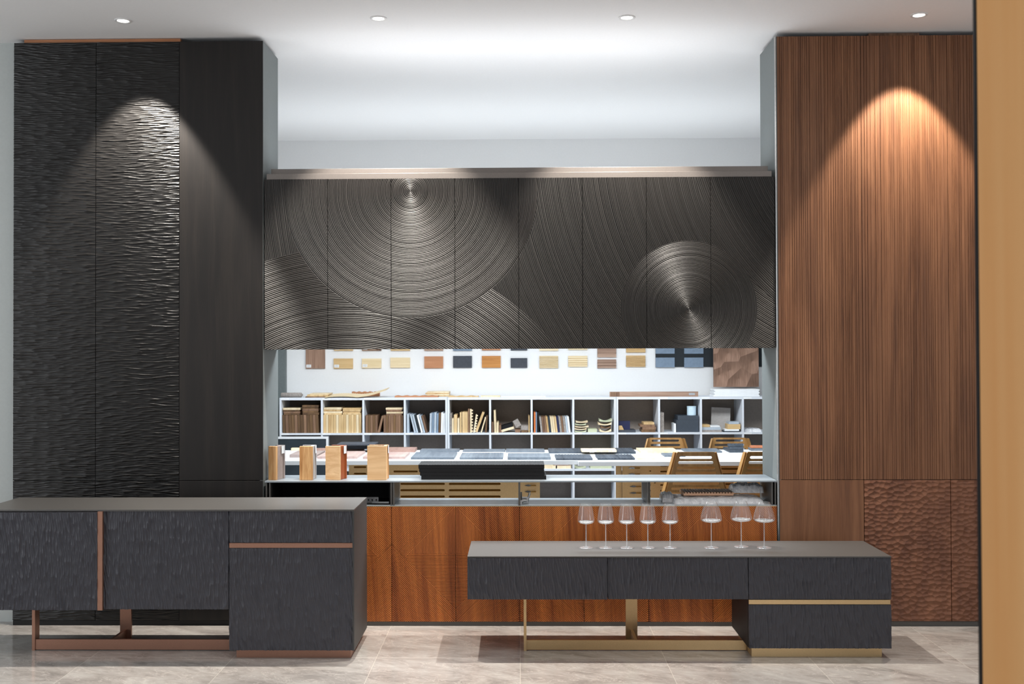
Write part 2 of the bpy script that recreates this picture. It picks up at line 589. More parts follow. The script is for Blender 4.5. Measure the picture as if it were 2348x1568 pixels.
def plate(name, outline, holes, thick, mat, parent, place):
    """flat sheet with real holes: outline and holes are x, z polygons; place puts the sheet (front at y=0) in the room"""
    cu = bpy.data.curves.new(name, 'CURVE')
    cu.dimensions = '2D'
    cu.fill_mode = 'BOTH'
    cu.extrude = thick / 2
    for poly in [outline] + holes:
        s = cu.splines.new('POLY')
        s.points.add(len(poly) - 1)
        for p, q in zip(s.points, poly):
            p.co = (q[0], q[1], 0, 1)
        s.use_cyclic_u = True
    tmp = bpy.data.objects.new(name, cu)
    COL.objects.link(tmp)
    dg = bpy.context.evaluated_depsgraph_get()
    dg.update()
    me = bpy.data.meshes.new_from_object(tmp.evaluated_get(dg))
    COL.objects.unlink(tmp)
    bpy.data.objects.remove(tmp)
    me.name = name
    m = place @ Matrix.Translation((0, thick / 2, 0)) @ Matrix.Rotation(pi / 2, 4, 'X')
    org = Vector(parent['_org'])
    me.transform(Matrix.Translation(-org) @ m)
    me.materials.clear()
    me.materials.append(M[mat])
    o = bpy.data.objects.new(name, me)
    COL.objects.link(o)
    o['_org'] = tuple(org)
    o.parent = parent
    return o


_tab = np.random.RandomState(11).rand(2, 512, 512)


def carved_height(X, Z, along, pu, pw, slant=0.0, wave=1.0):
    """0..1 height field of interlocking gouges; the crests are where two gouges meet"""
    U, W = (X, Z) if along == 'x' else (Z, X)
    W = W + slant * U
    wob = 0.0
    rs = np.random.RandomState(5)
    for f in (2.3, 4.1, 7.7, 13.0):
        a, b, p, q = rs.rand(4)
        wob = wob + np.sin(U * f * 2 + W * f * 1.7 * (a - 0.3) + p * 7) * np.sin(W * f * 1.3 + U * f * (b - 0.5) + q * 9) / f
    W = W + wave * wob * 0.05
    u, w = U / pu, W / pw
    iu, iw = np.floor(u).astype(int), np.floor(w).astype(int)
    best = np.full(u.shape, 9.0)
    for du in (-1, 0, 1):
        for dw in (-1, 0, 1):
            a, b = iu + du, iw + dw
            jx = _tab[0][a % 512, b % 512] * 0.9 + 0.05
            jy = _tab[1][a % 512, b % 512] * 0.9 + 0.05
            d = (a + jx - u) ** 2 + (b + jy - w) ** 2
            best = np.minimum(best, d)
    return np.minimum(best, 0.9) / 0.9


def carved_slab(name, mat, parent, x0, x1, z0, z1, y, thick, along, pu, pw, depth, slant=0.0, wave=1.0, seed=0.0):
    """door or drawer front whose face is really cut in gouges"""
    sx, sz = (pu / 12, pw / 6.5) if along == 'x' else (pw / 6.5, pu / 12)
    nx, nz = int((x1 - x0) / sx) + 2, int((z1 - z0) / sz) + 2
    gx, gz = np.linspace(x0, x1, nx), np.linspace(z0, z1, nz)
    X, Z = np.meshgrid(gx, gz)
    h = carved_height(X + 10 + seed, Z + 10 + seed * 0.37, along, pu, pw, slant, wave)
    Y = y + depth * (1 - h)
    org = Vector(parent['_org'])
    front = np.stack([X.ravel() - org.x, Y.ravel() - org.y, Z.ravel() - org.z], 1)
    n = nx * nz
    back = np.array([[x0, y + thick, z0], [x1, y + thick, z0], [x1, y + thick, z1], [x0, y + thick, z1]]) - np.array(org)
    V = np.concatenate([front, back])
    i = np.arange(n).reshape(nz, nx)
    q = np.stack([i[:-1, :-1].ravel(), i[:-1, 1:].ravel(), i[1:, 1:].ravel(), i[1:, :-1].ravel()], 1)
    rim = np.concatenate([i[0, :], i[-1, :], i[:, 0], i[:, -1]])
    V = np.concatenate([V, front[rim]])
    m = n + 4
    r0, r1 = list(range(m, m + nx)), list(range(m + nx, m + 2 * nx))
    r2, r3 = list(range(m + 2 * nx, m + 2 * nx + nz)), list(range(m + 2 * nx + nz, m + 2 * nx + 2 * nz))
    edges = [r0[::-1] + [n, n + 1], r1 + [n + 2, n + 3], r2 + [n + 3, n], r3[::-1] + [n + 1, n + 2], [n + 1, n, n + 3, n + 2]]
    loops = np.concatenate([q.ravel()] + [np.array(e) for e in edges])
    counts = np.concatenate([np.full(len(q), 4), np.array([len(e) for e in edges])])
    starts = np.concatenate([[0], np.cumsum(counts)[:-1]])
    me = bpy.data.meshes.new(name)
    me.vertices.add(len(V))
    me.vertices.foreach_set('co', V.astype(np.float32).ravel())
    me.loops.add(len(loops))
    me.loops.foreach_set('vertex_index', loops.astype(np.int32))
    me.polygons.add(len(counts))
    me.polygons.foreach_set('loop_start', starts.astype(np.int32))
    me.update(calc_edges=True)
    sm = np.ones(len(counts), dtype=bool)
    sm[-5:] = False
    me.polygons.foreach_set('use_smooth', sm)
    me.materials.append(M[mat])
    me.validate()
    o = bpy.data.objects.new(name, me)
    COL.objects.link(o)
    o['_org'] = tuple(org)
    o.parent = parent
    return o


# ------------------------------------------------------------------ the room
YW = 6.92          # plane of the fitted fronts
ZC = 3.77          # ceiling
YB = 10.36         # back wall
structure(box(-6, 6, -3, YB + 0.1, -0.1, 0).build('floor', 'marble', origin=(0, 0, 0)))
structure(box(-6, 6, -3, YB + 0.1, ZC, ZC + 0.1).build('ceiling', 'ceiling_paint'))
structure(box(-6, 6, YB, YB + 0.1, 0, ZC).build('wall_back', 'white_paint'))
structure(box(-6.1, -6, -3, YB, 0, ZC).build('wall_left', 'white_paint'))
structure(box(6, 6.1, -3, YB, 0, ZC).build('wall_right', 'white_paint'))
structure(box(-6, -3.255, 7.02, 7.30, 0, ZC).build('wall_partition_left', 'grey_wall'))
structure(box(3.27, 6, 7.02, 7.30, 0, ZC).build('wall_partition_right', 'grey_wall'))


# ------------------------------------------------------------------ tall cabinets
def tall_cabinet_black():
    x0, x3 = -3.250, -1.636
    t = empty('tall_cabinet', ((x0 + x3) / 2, YW, 0), 'full height black cabinet with wave carved doors on the left of the opening', 'cabinet')
    zt, zs = 3.742, 0.925
    MB().box(x0, x3 - 0.022, YW + 0.024, YW + 0.43, 0.0, zt).build('carcass', 'carcass_black', t)
    lab(box(x3 - 0.022, x3, YW + 0.004, YW + 0.43, 0.0, zt).build('side_panel', 'grey_panel', t), 'grey side panel facing the opening')
    xs = [x0, -2.716, -2.176, x3]
    for i in range(3):
        g = 0.0018
        m = 'wave' if i < 2 else 'black_wood'
        a, b = xs[i] + g, xs[i + 1] - g
        if i < 2:
            carved_slab('door', m, t, a, b, zs + 0.002, zt, YW - 0.001, 0.023, 'x', 0.085, 0.0092, 0.0064, wave=0.4, seed=i * 0.0)
            carved_slab('door', m, t, a, b, 0.034, zs - 0.002, YW - 0.001, 0.023, 'x', 0.085, 0.0092, 0.0064, wave=0.4)
        else:
            box(a, b, YW, YW + 0.022, zs + 0.002, zt).build('door', m, t, bevel=0.001)
            box(a, b, YW, YW + 0.022, 0.034, zs - 0.002).build('door', m, t, bevel=0.001)
    box(x0, x3, YW + 0.012, YW + 0.05, 0, 0.03).build('plinth', 'carcass_black', t)
    lab(box(-3.19, -2.175, YW + 0.02, YW + 0.05, zt, ZC - 0.004).build('filler_strip', 'brown_wood_h', t), 'thin light wooden filler strip on the top')
    return t


def groove_profile_door(x0, x1, y, thick, z0, z1, seed):
    """slab whose face is cut with upright grooves at uneven spacing"""
    rnd = random.Random(seed)
    pts = [(x0, y + 0.002)]
    x = x0
    while True:
        wdt = rnd.choice([0.009, 0.012, 0.013, 0.017, 0.021])
        if x + wdt > x1 - 0.006:
            break
        x += wdt
        d = rnd.choice([0.0025, 0.004, 0.005])
        lift = rnd.choice([0.0, 0.0007, 0.0013])
        pts += [(x - 0.0016, y + lift), (x - 0.0007, y + d), (x + 0.0007, y + d), (x + 0.0016, y + rnd.choice([0.0, 0.0008, 0.0014]))]
    pts += [(x1, y + 0.002), (x1, y + thick), (x0, y + thick)]
    return MB().prism_z(pts, z0, z1)


def tall_cabinet_brown():
    x0, x3 = 1.636, 3.262
    t = empty('tall_cabinet', ((x0 + x3) / 2, YW, 0), 'full height brown walnut cabinet with upright grooved doors on the right of the opening', 'cabinet')
    zt, zs = 3.742, 0.925
    MB().box(x0 + 0.022, x3, YW + 0.024, YW + 0.43, 0.0, zt).build('carcass', 'carcass_black', t)
    lab(box(x0, x0 + 0.022, YW + 0.004, YW + 0.43, 0.0, zt).build('side_panel', 'grey_panel', t), 'grey side panel facing the opening')
    lab(box(x0 - 0.003, x0 + 0.004, YW - 0.002, YW + 0.008, 0.0, zt).build('edge_strip', 'steel', t), 'thin light metal edge strip')
    xs = [x0 + 0.010, 2.178, 2.722, x3]
    for i in range(3):
        g = 0.0018
        a, b = xs[i] + g, xs[i + 1] - g
        groove_profile_door(a, b, YW, 0.022, zs + 0.002, zt, 40 + i).build('door', 'brown', t)
        if i == 0:
            lab(box(a, b, YW, YW + 0.022, 0.034, zs - 0.002).build('door', 'brown', t, bevel=0.001), 'plain flat lower door')
        else:
            lab(box(a, b, YW, YW + 0.022, 0.034, zs - 0.002).build('door', 'hammered', t, bevel=0.001), 'lower door carved with scooped facets')
    box(x0, x3, YW + 0.012, YW + 0.05, 0, 0.03).build('plinth', 'dark_metal', t)
    box(2.24, 2.56, YW + 0.03, YW + 0.06, zt, ZC - 0.004).build('filler_strip', 'mid_walnut', t)
    return t


tall_cabinet_black()
tall_cabinet_brown()


# ------------------------------------------------------------------ wall cabinet carved with circles
def wall_cabinet():
    t = empty('wall_cabinet', (0, YW, 0), 'long black wall cabinet carved with big concentric circles, spanning between the tall cabinets', 'cabinet')
    z0, z1 = 1.760, 2.850
    box(-1.626, 1.626, YW + 0.03, YW + 0.40, z0 + 0.004, z1).build('carcass', 'carcass_black', t)
    xs = [-1.630 + 0.4075 * k for k in range(9)]
    for i in range(8):
        box(xs[i] + 0.0015, xs[i + 1] - 0.0015, YW + 0.005, YW + 0.028, z0, z1).build('door', 'circles', t, bevel=0.0008)
    box(-1.615, 1.612, YW + 0.010, YW + 0.06, z1 + 0.001, z1 + 0.037).build('cornice_rail', 'rail_metal', t, bevel=0.001)
    box(-1.598, 1.600, YW + 0.062, YW + 0.38, z1 + 0.001, z1 + 0.077).build('cornice_rail', 'rail_metal', t, bevel=0.001)
    return t


wall_cabinet()


# ------------------------------------------------------------------ ribbed base cabinet
def clip(poly, a, b, c):
    """keep the side a*x + b*y >= c of a convex polygon"""
    out = []
    n = len(poly)
    for i in range(n):
        p, q = poly[i], poly[(i + 1) % n]
        dp, dq = a * p[0] + b * p[1] - c, a * q[0] + b * q[1] - c
        if dp >= 0:
            out.append(p)
        if (dp >= 0) != (dq >= 0):
            k = dp / (dp - dq)
            out.append((p[0] + (q[0] - p[0]) * k, p[1] + (q[1] - p[1]) * k))
    return out


def base_cabinet():
    t = empty('base_cabinet', (0, YW, 0), 'low orange walnut cabinet front ribbed in diagonal and upright lines under the open shelf', 'cabinet')
    zt, zb, wd = 0.757, 0.028, 0.4075
    box(-1.628, 1.628, YW + 0.026, YW + 0.36, 0.03, zt - 0.002).build('carcass', 'carcass_black', t)
    s = 6.92 / F
    regions = [([(0, 0), (149, 0), (149, 83), (116, 116)], (1, -1)),
               ([(0, 0), (108, 108), (0, 108)], (1, 0)),
               ([(0, 108), (108, 108), (116, 116), (0, 232)], (0, 1)),
               ([(0, 232), (149, 83), (149, 275), (0, 275)], (1, 1))]
    period = 3.3
    for i in range(8):
        x0, x1 = -1.630 + wd * i + 0.0015, -1.630 + wd * (i + 1) - 0.0015
        apex_right = (i % 2 == 0)
        # apexes at x = -0.4075, 0.4075, ... : every second seam
        mb = MB().box(x0, x1, YW + 0.0080, YW + 0.024, zb, zt)
        for poly, (a, b) in regions:
            L = sqrt(a * a + b * b)
            a_, b_ = a / L, b / L
            vals = [a_ * p[0] + b_ * p[1] for p in poly]
            k = math.floor(min(vals) / period)
            while k * period < max(vals):
                q = clip(poly, a_, b_, k * period + 0.1)
                q = clip(q, -a_, -b_, -(k * period + period * 0.64)) if q else q
                k += 1
                if len(q) < 3:
                    continue
                pts = []
                for u, v in q:
                    u = min(u * s, wd - 0.003)
                    z = max(zt - v * s, zb)
                    pts.append(((x1 - u) if apex_right else (x0 + u), z))
                ar = abs(sum(pts[j][0] * pts[(j + 1) % len(pts)][1] - pts[(j + 1) % len(pts)][0] * pts[j][1] for j in range(len(pts))))
                if ar < 4e-6:
                    continue
                mb.prism_y(pts, YW + 0.001, YW + 0.0085)
        mb.build('door', 'orange_walnut', t)
    lab(box(-1.629, 1.629, YW + 0.001, YW + 0.36, zt, zt + 0.0035).build('edge_strip', 'brass', t), 'thin bright strip along the top edge')
    box(-1.629, 1.629, YW + 0.006, YW + 0.05, 0, 0.026).build('plinth', 'dark_metal', t)
    return t


base_cabinet()


# ------------------------------------------------------------------ open shelf frame on the base cabinet
def open_shelf():
    t = empty('open_shelf', (0, YW, 0.7605), 'grey metal open shelf frame standing on the ribbed base cabinet', 'shelf')
    z0, z1 = 0.7605, 0.921
    yb = YW + 0.335
    box(-1.626, 1.630, YW, yb, z1 - 0.010, z1).build('top_shelf', 'shelf_metal', t, bevel=0.0008)
    box(-1.624, 1.628, YW + 0.002, yb, z0, z0 + 0.006).build('bottom_shelf', 'shelf_metal', t, bevel=0.0008)
    for xa, th in ((-1.620, 0.008), (-1.598, 0.008), (-0.822, 0.010), (-0.807, 0.010), (-0.007, 0.012), (0.812, 0.008), (0.824, 0.006), (1.596, 0.008), (1.616, 0.008)):
        box(xa, xa + th, YW + 0.001, yb, z0 + 0.006, z1 - 0.010).build('divider', 'dark_metal', t)
    d = box(-1.588, -0.826, yb - 0.012, yb, z0 + 0.006, z1 - 0.010)
    d.box(-1.588, -1.580, YW + 0.03, yb - 0.012, z0 + 0.006, z1 - 0.010)
    d.box(-0.834, -0.826, YW + 0.03, yb - 0.012, z0 + 0.006, z1 - 0.010)
    d.box(-1.580, -0.834, YW + 0.02, yb - 0.012, z0 + 0.006, z0 + 0.009)
    d.box(-1.580, -0.834, YW + 0.02, yb - 0.012, z1 - 0.013, z1 - 0.010)
    lab(d.build('box_lining', 'black_inside', t), 'black lining of the left compartment')
    # drawer runner lying in the left compartment
    r = MB().box(-0.945, -0.838, YW + 0.05, YW + 0.062, z0 + 0.010, z0 + 0.022)
    r.box(-0.945, -0.842, YW + 0.035, YW + 0.052, z0 + 0.014, z0 + 0.019)
    rr = r.build('drawer_runner', 'steel', t)
    b = box(-0.985, -0.908, YW + 0.075, YW + 0.080, z0 + 0.010, z0 + 0.048)
    bb = b.build('bracket', 'steel', t)
    for k, px in enumerate((-0.972, -0.948, -0.922)):
        MB().cyl((px, YW + 0.0752, z0 + 0.030), (px, YW + 0.072, z0 + 0.030), 0.005, 12).build('screw_hole', 'black_inside', bb)
    for px in (-1.44, -1.34, -1.06):
        box(px, px + 0.06, YW + 0.07, YW + 0.076, z0 + 0.0095, z0 + 0.049).build('bracket', 'steel', t)
    # lift hinge beside the middle divider
    h = MB()
    h.add([(0.006, YW + 0.02, 0.768), (0.006, YW + 0.12, 0.768), (0.006, YW + 0.12, 0.835), (0.006, YW + 0.06, 0.815), (0.006, YW + 0.02, 0.795),
           (0.016, YW + 0.02, 0.768), (0.016, YW + 0.12, 0.768), (0.016, YW + 0.12, 0.835), (0.016, YW + 0.06, 0.815), (0.016, YW + 0.02, 0.795)],
          [(0, 1, 2, 3, 4), (9, 8, 7, 6, 5), (0, 5, 6, 1), (1, 6, 7, 2), (2, 7, 8, 3), (3, 8, 9, 4), (4, 9, 5, 0)])
    h.box(0.016, 0.055, YW + 0.07, YW + 0.10, 0.772, 0.806)
    h.cyl((0.016, YW + 0.05, 0.790), (0.045, YW + 0.05, 0.790), 0.010)
    h.cyl((0.050, YW + 0.085, 0.775), (0.066, YW + 0.085, 0.832), 0.007)
    h.cyl((0.010, YW + 0.03, 0.775), (0.050, YW + 0.09, 0.800), 0.006)
    h.build('lift_hinge', 'steel', t)
    return t


open_shelf()


# ------------------------------------------------------------------ sideboards
def sideboard_tall():
    yf, yb, zt = 6.150, 6.665, 0.852
    xl, xm, xr = -3.090, -1.651, -0.937
    t = empty('sideboard', ((xl + xr) / 2, (yf + yb) / 2, 0), 'taller charcoal sideboard on the left with carved doors and pink bronze trim', 'sideboard')
    lab(box(xl, xr, yf - 0.002, yb, zt - 0.010, zt).build('top', 'dark_metal', t, bevel=0.001), 'smooth grey top')
    box(xl + 0.002, xm - 0.001, yf + 0.024, yb - 0.002, 0.290, zt - 0.0105).build('body', 'carcass_black', t)
    box(xm + 0.0005, xr - 0.010, yf + 0.024, yb - 0.002, 0.055, zt - 0.0105).build('body', 'carcass_black', t)
    lab(box(xr - 0.0095, xr, yf, yb, 0.055, zt - 0.0105).build('side_panel', 'charcoal_side', t), 'smooth dark side panel')
    carved_slab('door', 'console_front', t, xl, -2.395, 0.286, zt - 0.014, yf - 0.022 - 0.002, 0.024, 'z', 0.062, 0.0112, 0.0100, slant=0.12, wave=0.5, seed=1 * 0.83)
    carved_slab('door', 'console_front', t, -2.366, xm - 0.002, 0.286, zt - 0.0105, yf - 0.002, 0.024, 'z', 0.062, 0.0112, 0.0100, slant=0.12, wave=0.5, seed=2 * 0.83)
    lab(box(-2.3945, -2.3665, yf - 0.014, yf + 0.02, 0.284, zt - 0.0105).build('handle_strip', 'bronze', t), 'upright bronze handle strip')
    carved_slab('drawer', 'console_front', t, xm + 0.002, xr - 0.010, 0.664, zt - 0.0105, yf - 0.002, 0.024, 'z', 0.062, 0.0112, 0.0100, slant=0.12, wave=0.5, seed=3 * 0.83)
    carved_slab('drawer', 'console_front', t, xm + 0.002, xr - 0.010, 0.055, 0.632, yf - 0.002, 0.024, 'z', 0.062, 0.0112, 0.0100, slant=0.12, wave=0.5, seed=4 * 0.83)
    lab(box(xm + 0.002, xr - 0.010, yf + 0.006, yf + 0.020, 0.634, 0.661).build('handle_strip', 'bronze', t), 'level bronze handle strip')
    box(-1.620, -0.965, yf + 0.055, yb - 0.06, 0, 0.054).build('plinth', 'bronze', t)
    # flat bar base frame
    box(-2.862, -2.844, 6.345, 6.405, 0, 0.286).build('leg', 'bronze', t)
    box(-2.430, -2.362, 6.583, 6.600, 0, 0.286).build('leg', 'bronze', t)
    box(-2.8435, -1.620, 6.350, 6.367, 0.004, 0.064).build('stretcher', 'bronze', t)
    box(-2.405, -2.388, 6.3675, 6.5825, 0.004, 0.064).build('stretcher', 'bronze', t)
    return t


def sideboard_low():
    yf, yb, zt = 6.180, 6.677, 0.582
    xl, xa, xb, xr = -0.297, 0.498, 1.293, 2.095
    t = empty('sideboard', ((xl + xr) / 2, (yf + yb) / 2, 0), 'lower charcoal sideboard on the right with carved drawers and brass trim, carrying the wine glasses', 'sideboard')
    lab(box(xl, xr, yf - 0.002, yb, zt - 0.008, zt).build('top', 'dark_metal', t, bevel=0.001), 'smooth grey top')
    box(xl + 0.002, xb - 0.001, yf + 0.024, yb - 0.002, 0.345, zt - 0.0085).build('body', 'carcass_black', t)
    box(xb, xr - 0.002, yf + 0.024, yb - 0.002, 0.062, zt - 0.0085).build('body', 'carcass_black', t)
    carved_slab('drawer', 'console_front', t, xl, xa - 0.003, 0.338, zt - 0.010, yf - 0.008 - 0.002, 0.024, 'z', 0.062, 0.0112, 0.0100, slant=0.12, wave=0.5, seed=5 * 0.83)
    carved_slab('drawer', 'console_front', t, xa, xb - 0.002, 0.338, zt - 0.0085, yf - 0.002, 0.024, 'z', 0.062, 0.0112, 0.0100, slant=0.12, wave=0.5, seed=6 * 0.83)
    carved_slab('drawer', 'console_front', t, xb + 0.002, xr, 0.338, zt - 0.0085, yf - 0.002, 0.024, 'z', 0.062, 0.0112, 0.0100, slant=0.12, wave=0.5, seed=7 * 0.83)
    carved_slab('drawer', 'console_front', t, xb + 0.002, xr, 0.062, 0.307, yf - 0.002, 0.024, 'z', 0.062, 0.0112, 0.0100, slant=0.12, wave=0.5, seed=8 * 0.83)
    lab(box(xb + 0.002, xr - 0.005, yf + 0.006, yf + 0.020, 0.310, 0.335).build('handle_strip', 'brass', t), 'level brass handle strip')
    box(1.320, 2.058, yf + 0.060, yb - 0.06, 0, 0.061).build('plinth', 'brass', t)
    box(0.022, 0.038, 6.350, 6.440, 0, 0.3445).build('leg', 'brass', t)
    box(0.640, 0.710, 6.605, 6.622, 0, 0.3445).build('leg', 'brass', t)
    box(0.0385, 1.318, 6.362, 6.380, 0.004, 0.060).build('stretcher', 'brass', t)
    box(0.668, 0.685, 6.3805, 6.6045, 0.004, 0.060).build('stretcher', 'brass', t)
    return t


M['charcoal_side'] = plain('charcoal_side', s2l(62, 62, 62), 0.55, spec=0.4, speckle=0.05)
sideboard_tall()
sideboard_low()


# ------------------------------------------------------------------ wine glasses
def wine_glass_meshes(kind):
    if kind == 'narrow':
        R, rim, h0, hb, ht = 0.0495, 0.0335, 0.141, 0.022, 0.2600
    else:
        R, rim, h0, hb, ht = 0.0635, 0.0335, 0.150, 0.020, 0.2690
    outer = []
    n = 7
    for k in range(n + 1):
        a = k / n * pi / 2
        outer.append((max(0.004, R * sin(a) ** 0.9), h0 + hb * (1 - cos(a)) ** 1.3))
    m = 9
    for k in range(1, m + 1):
        u = k / m
        outer.append((R + (rim - R) * (u ** 1.25), h0 + hb + (ht - h0 - hb) * u))
    bowl = outer + [(rim - 0.0004, ht + 0.0003)]
    bowl[0] = (0.0034, h0 - 0.0002)
    stem = [(0.0044, 0.0065), (0.0034, 0.016), (0.0030, 0.05), (0.0030, 0.11), (0.0034, h0 - 0.004), (0.0040, h0 - 0.0008)]
    rf = 0.041 if kind == 'narrow' else 0.043
    foot = [(rf - 0.001, 0.0003), (rf, 0.0012), (rf - 0.002, 0.0024), (0.022, 0.0034), (0.009, 0.0048), (0.0046, 0.0063)]
    return bowl, stem, foot


def make_glass(kind, label):
    t = empty('wine_glass', (0, 0, 0), label, 'wine glass', 'wine glasses on the low sideboard')
    bowl, stem, foot = wine_glass_meshes(kind)
    mb = MB().lathe(bowl, 56)
    mb.f = mb.f[:-1]                       # open mouth
    b = mb.build('bowl', 'glass', t, smooth=True)
    R, h0, hb = (0.0495, 0.141, 0.022) if kind == 'narrow' else (0.0635, 0.150, 0.020)
    prof = [(0.004, h0 + 0.0010), (R * 0.55, h0 + hb * 0.30), (R * 0.86, h0 + hb * 0.66), (R * 0.80, h0 + hb * 0.74), (R * 0.45, h0 + hb * 0.62), (0.004, h0 + hb * 0.70)]
    MB().lathe(prof, 48).build('bowl_base', 'glass_thick', b, smooth=True)  # white in its colour stands for light gathered in the bowl bottom
    MB().lathe(stem, 24).build('stem', 'glass_thick', t, smooth=True)
    MB().lathe(foot, 48).build('foot', 'glass_thick', t, smooth=True)
    return t


def dup(root, loc, label=None, rz=0.0):
    r = root.copy()
    COL.objects.link(r)
    r.location = loc
    r.rotation_euler = (0, 0, rz)
    if label:
        r['label'] = label
    for ch in list(root.children):
        c = ch.copy()
        COL.objects.link(c)
        c.parent = r
        for g in ch.children:
            d = g.copy()
            COL.objects.link(d)
            d.parent = c
    return r


ZG = 0.5825
nl = ['narrow tapered wine glass, leftmost of all the glasses', 'narrow tapered wine glass, second from the left end of the row',
      'narrow tapered wine glass, third from the left end of the row', 'narrow tapered wine glass, fourth from the left end of the row',
      'narrow tapered wine glass, last narrow one before the three wide glasses']
g0 = make_glass('narrow', nl[0])
for k, x in enumerate((0.3925, 0.5085, 0.632, 0.7565, 0.8875)):
    if k == 0:
        g0.location = (x, 6.441, ZG)
    else:
        dup(g0, (x, 6.441, ZG), nl[k], 0.4 * k)
wl = ['wide bowled wine glass standing alone beside the narrow ones', 'wide bowled wine glass, middle of the three wide ones, set slightly further back',
      'wide bowled wine glass, rightmost of all the glasses']
g1 = make_glass('wide', wl[0])
for k, (x, y) in enumerate(((1.130, 6.441), (1.3125, 6.475), (1.440, 6.44))):
    if k == 0:
        g1.location = (x, y, ZG)
    else:
        dup(g1, (x, y, ZG), wl[k], 0.3 * k)


# ------------------------------------------------------------------ ceiling downlights
def downlight(x, y, label, power, color, tilt, cone, blend):
    t = empty('downlight', (x, y, ZC), label, 'ceiling light', 'downlights in the ceiling')
    MB().lathe([(0.034, 0.001), (0.034, -0.003), (0.040, -0.006), (0.050, -0.005), (0.0515, 0.0)][::-1] + [], 48, Matrix.Translation((x, y, ZC)), closed=True).build('trim_ring', 'glue_white', t, smooth=True)
    MB().lathe([(0.0335, -0.0012), (0.0335, -0.0030)][::-1], 40, Matrix.Translation((x, y, ZC))).build('lens', M['lamp_lens'], t)
    d = bpy.data.lights.new('spot', 'SPOT')
    d.energy = power
    d.color = color
    d.spot_size = radians(cone)
    d.spot_blend = blend
    d.shadow_soft_size = 0.022
    o = bpy.data.objects.new('spot', d)
    COL.objects.link(o)
    o.parent = t
    o.location = (0, 0, -0.03)
    o.rotation_euler = (tilt, 0, 0)
    return t


lens = Nodes('lamp_lens')
lens.base((1, 1, 1), 0.5)
lens.b.inputs['Emission Color'].default_value = (1.0, 0.96, 0.90, 1)
lens.b.inputs['Emission Strength'].default_value = 6.0
M['lamp_lens'] = lens.m
CONE, BL, TILT = 63, 0.34, radians(14)
downlight(-2.408, 6.56, 'round recessed downlight above the carved black doors, leftmost', 360, (1.0, 0.93, 0.84), TILT, CONE, BL)
downlight(-0.846, 6.56, 'round recessed downlight above the big carved circle', 420, (1.0, 0.93, 0.84), radians(9), 72, 0.45)
downlight(0.662, 6.585, 'round recessed downlight above the middle of the low sideboard', 420, (1.0, 0.93, 0.84), radians(9), 72, 0.45)
downlight(2.425, 6.585, 'round recessed downlight above the brown grooved doors, rightmost', 200, (1.0, 0.90, 0.78), TILT, CONE, BL)


# ------------------------------------------------------------------ foreground panel at the right edge
t = empty('room_divider', (1.18, 2.02, 0), 'honey coloured wooden panel close to the camera at the right edge', 'panel')
box(0.842, 1.52, 2.00, 2.008, 0, 3.60).build('board', 'honey', t)
lab(box(0.8378, 0.8415, 2.000, 2.008, 0, 3.60).build('edge_band', 'black_lacquer', t), 'black edge band')


# ------------------------------------------------------------------ sample blocks on the open shelf
def sample_block(label, x, y, w, h, d, rz, face, side, kind):
    z = 0.9215
    t = empty('sample_block', (x, y, z), label, 'wood sample', 'sample blocks on the open shelf')
    T = Matrix.Translation((x, y, z)) @ Matrix.Rotation(rz, 4, 'Z')
    MB().box(-w / 2, w / 2, -d / 2, -d / 2 + 0.022, 0, h, T).build('front_board', face, t, bevel=0.0012)
    MB().box(w / 2 - 0.020, w / 2, -d / 2 + 0.0222, d / 2 - 0.021, 0, h, T).build('side_board', side, t, bevel=0.0012)
    MB().box(-w / 2, w / 2 + 0.004, d / 2 - 0.0208, d / 2, 0, h, T).build('back_board', side, t, bevel=0.0012)
    MB().box(-w / 2 + 0.004, w / 2 - 0.0205, -d / 2 + 0.0225, d / 2 - 0.0212, h - 0.014, h - 0.006, T).build('top_board', 'pink_board', t)
    tg = MB().box(w / 2 + 0.0045, w / 2 + 0.0060, d / 2 - 0.052, d / 2 - 0.012, h - 0.052, h - 0.002, T)
    lab(tg.build('paper_tag', 'paper', t), 'white printed paper tag')
    return t


M['grey_sample'] = plain('grey_sample', s2l(150, 134, 128), 0.6)
M['pale_grey_sample'] = plain('pale_grey_sample', s2l(178, 172, 168), 0.5)
sample_block('slim oak corner sample with a grey side, leftmost on the open shelf', at(631, 1060, 6.99)[0], 7.03, 0.054, 0.216, 0.12, radians(-15), 'oak_block', 'grey_sample', 0)
sample_block('oak corner sample with a pale grey side, second from the left on the open shelf', at(703, 1060, 6.99)[0], 7.03, 0.084, 0.216, 0.12, 0, 'oak_block', 'pale_grey_sample', 1)
sample_block('corner sample with a pale face and an orange stained side, third on the open shelf', at(768, 1060, 6.99)[0], 7.03, 0.098, 0.216, 0.11, radians(-15), 'oak_block_pale', 'orange_stain', 1)
sample_block('broad pale maple corner sample, rightmost of the four standing blocks', at(865, 1060, 6.99)[0], 7.02, 0.122, 0.218, 0.11, 0, 'oak_block_pale', 'oak_block', 1)


# ------------------------------------------------------------------ black boards stacked on the open shelf
def rough_board(x0, x1, y0, y1, z0, z1, n=60, amp=0.0008, seed=1):
    """board whose top is cut in fine ribs running front to back"""
    pts = [(x0, z0), (x1, z0)]
    rnd = random.Random(seed)
    for k in range(n + 1):
        x = x1 + (x0 - x1) * k / n
        pts.append((x, z1 - (amp * 2 if k % 2 else 0) * rnd.uniform(0.5, 1)))
    return MB().prism_y(pts, y0, y1)


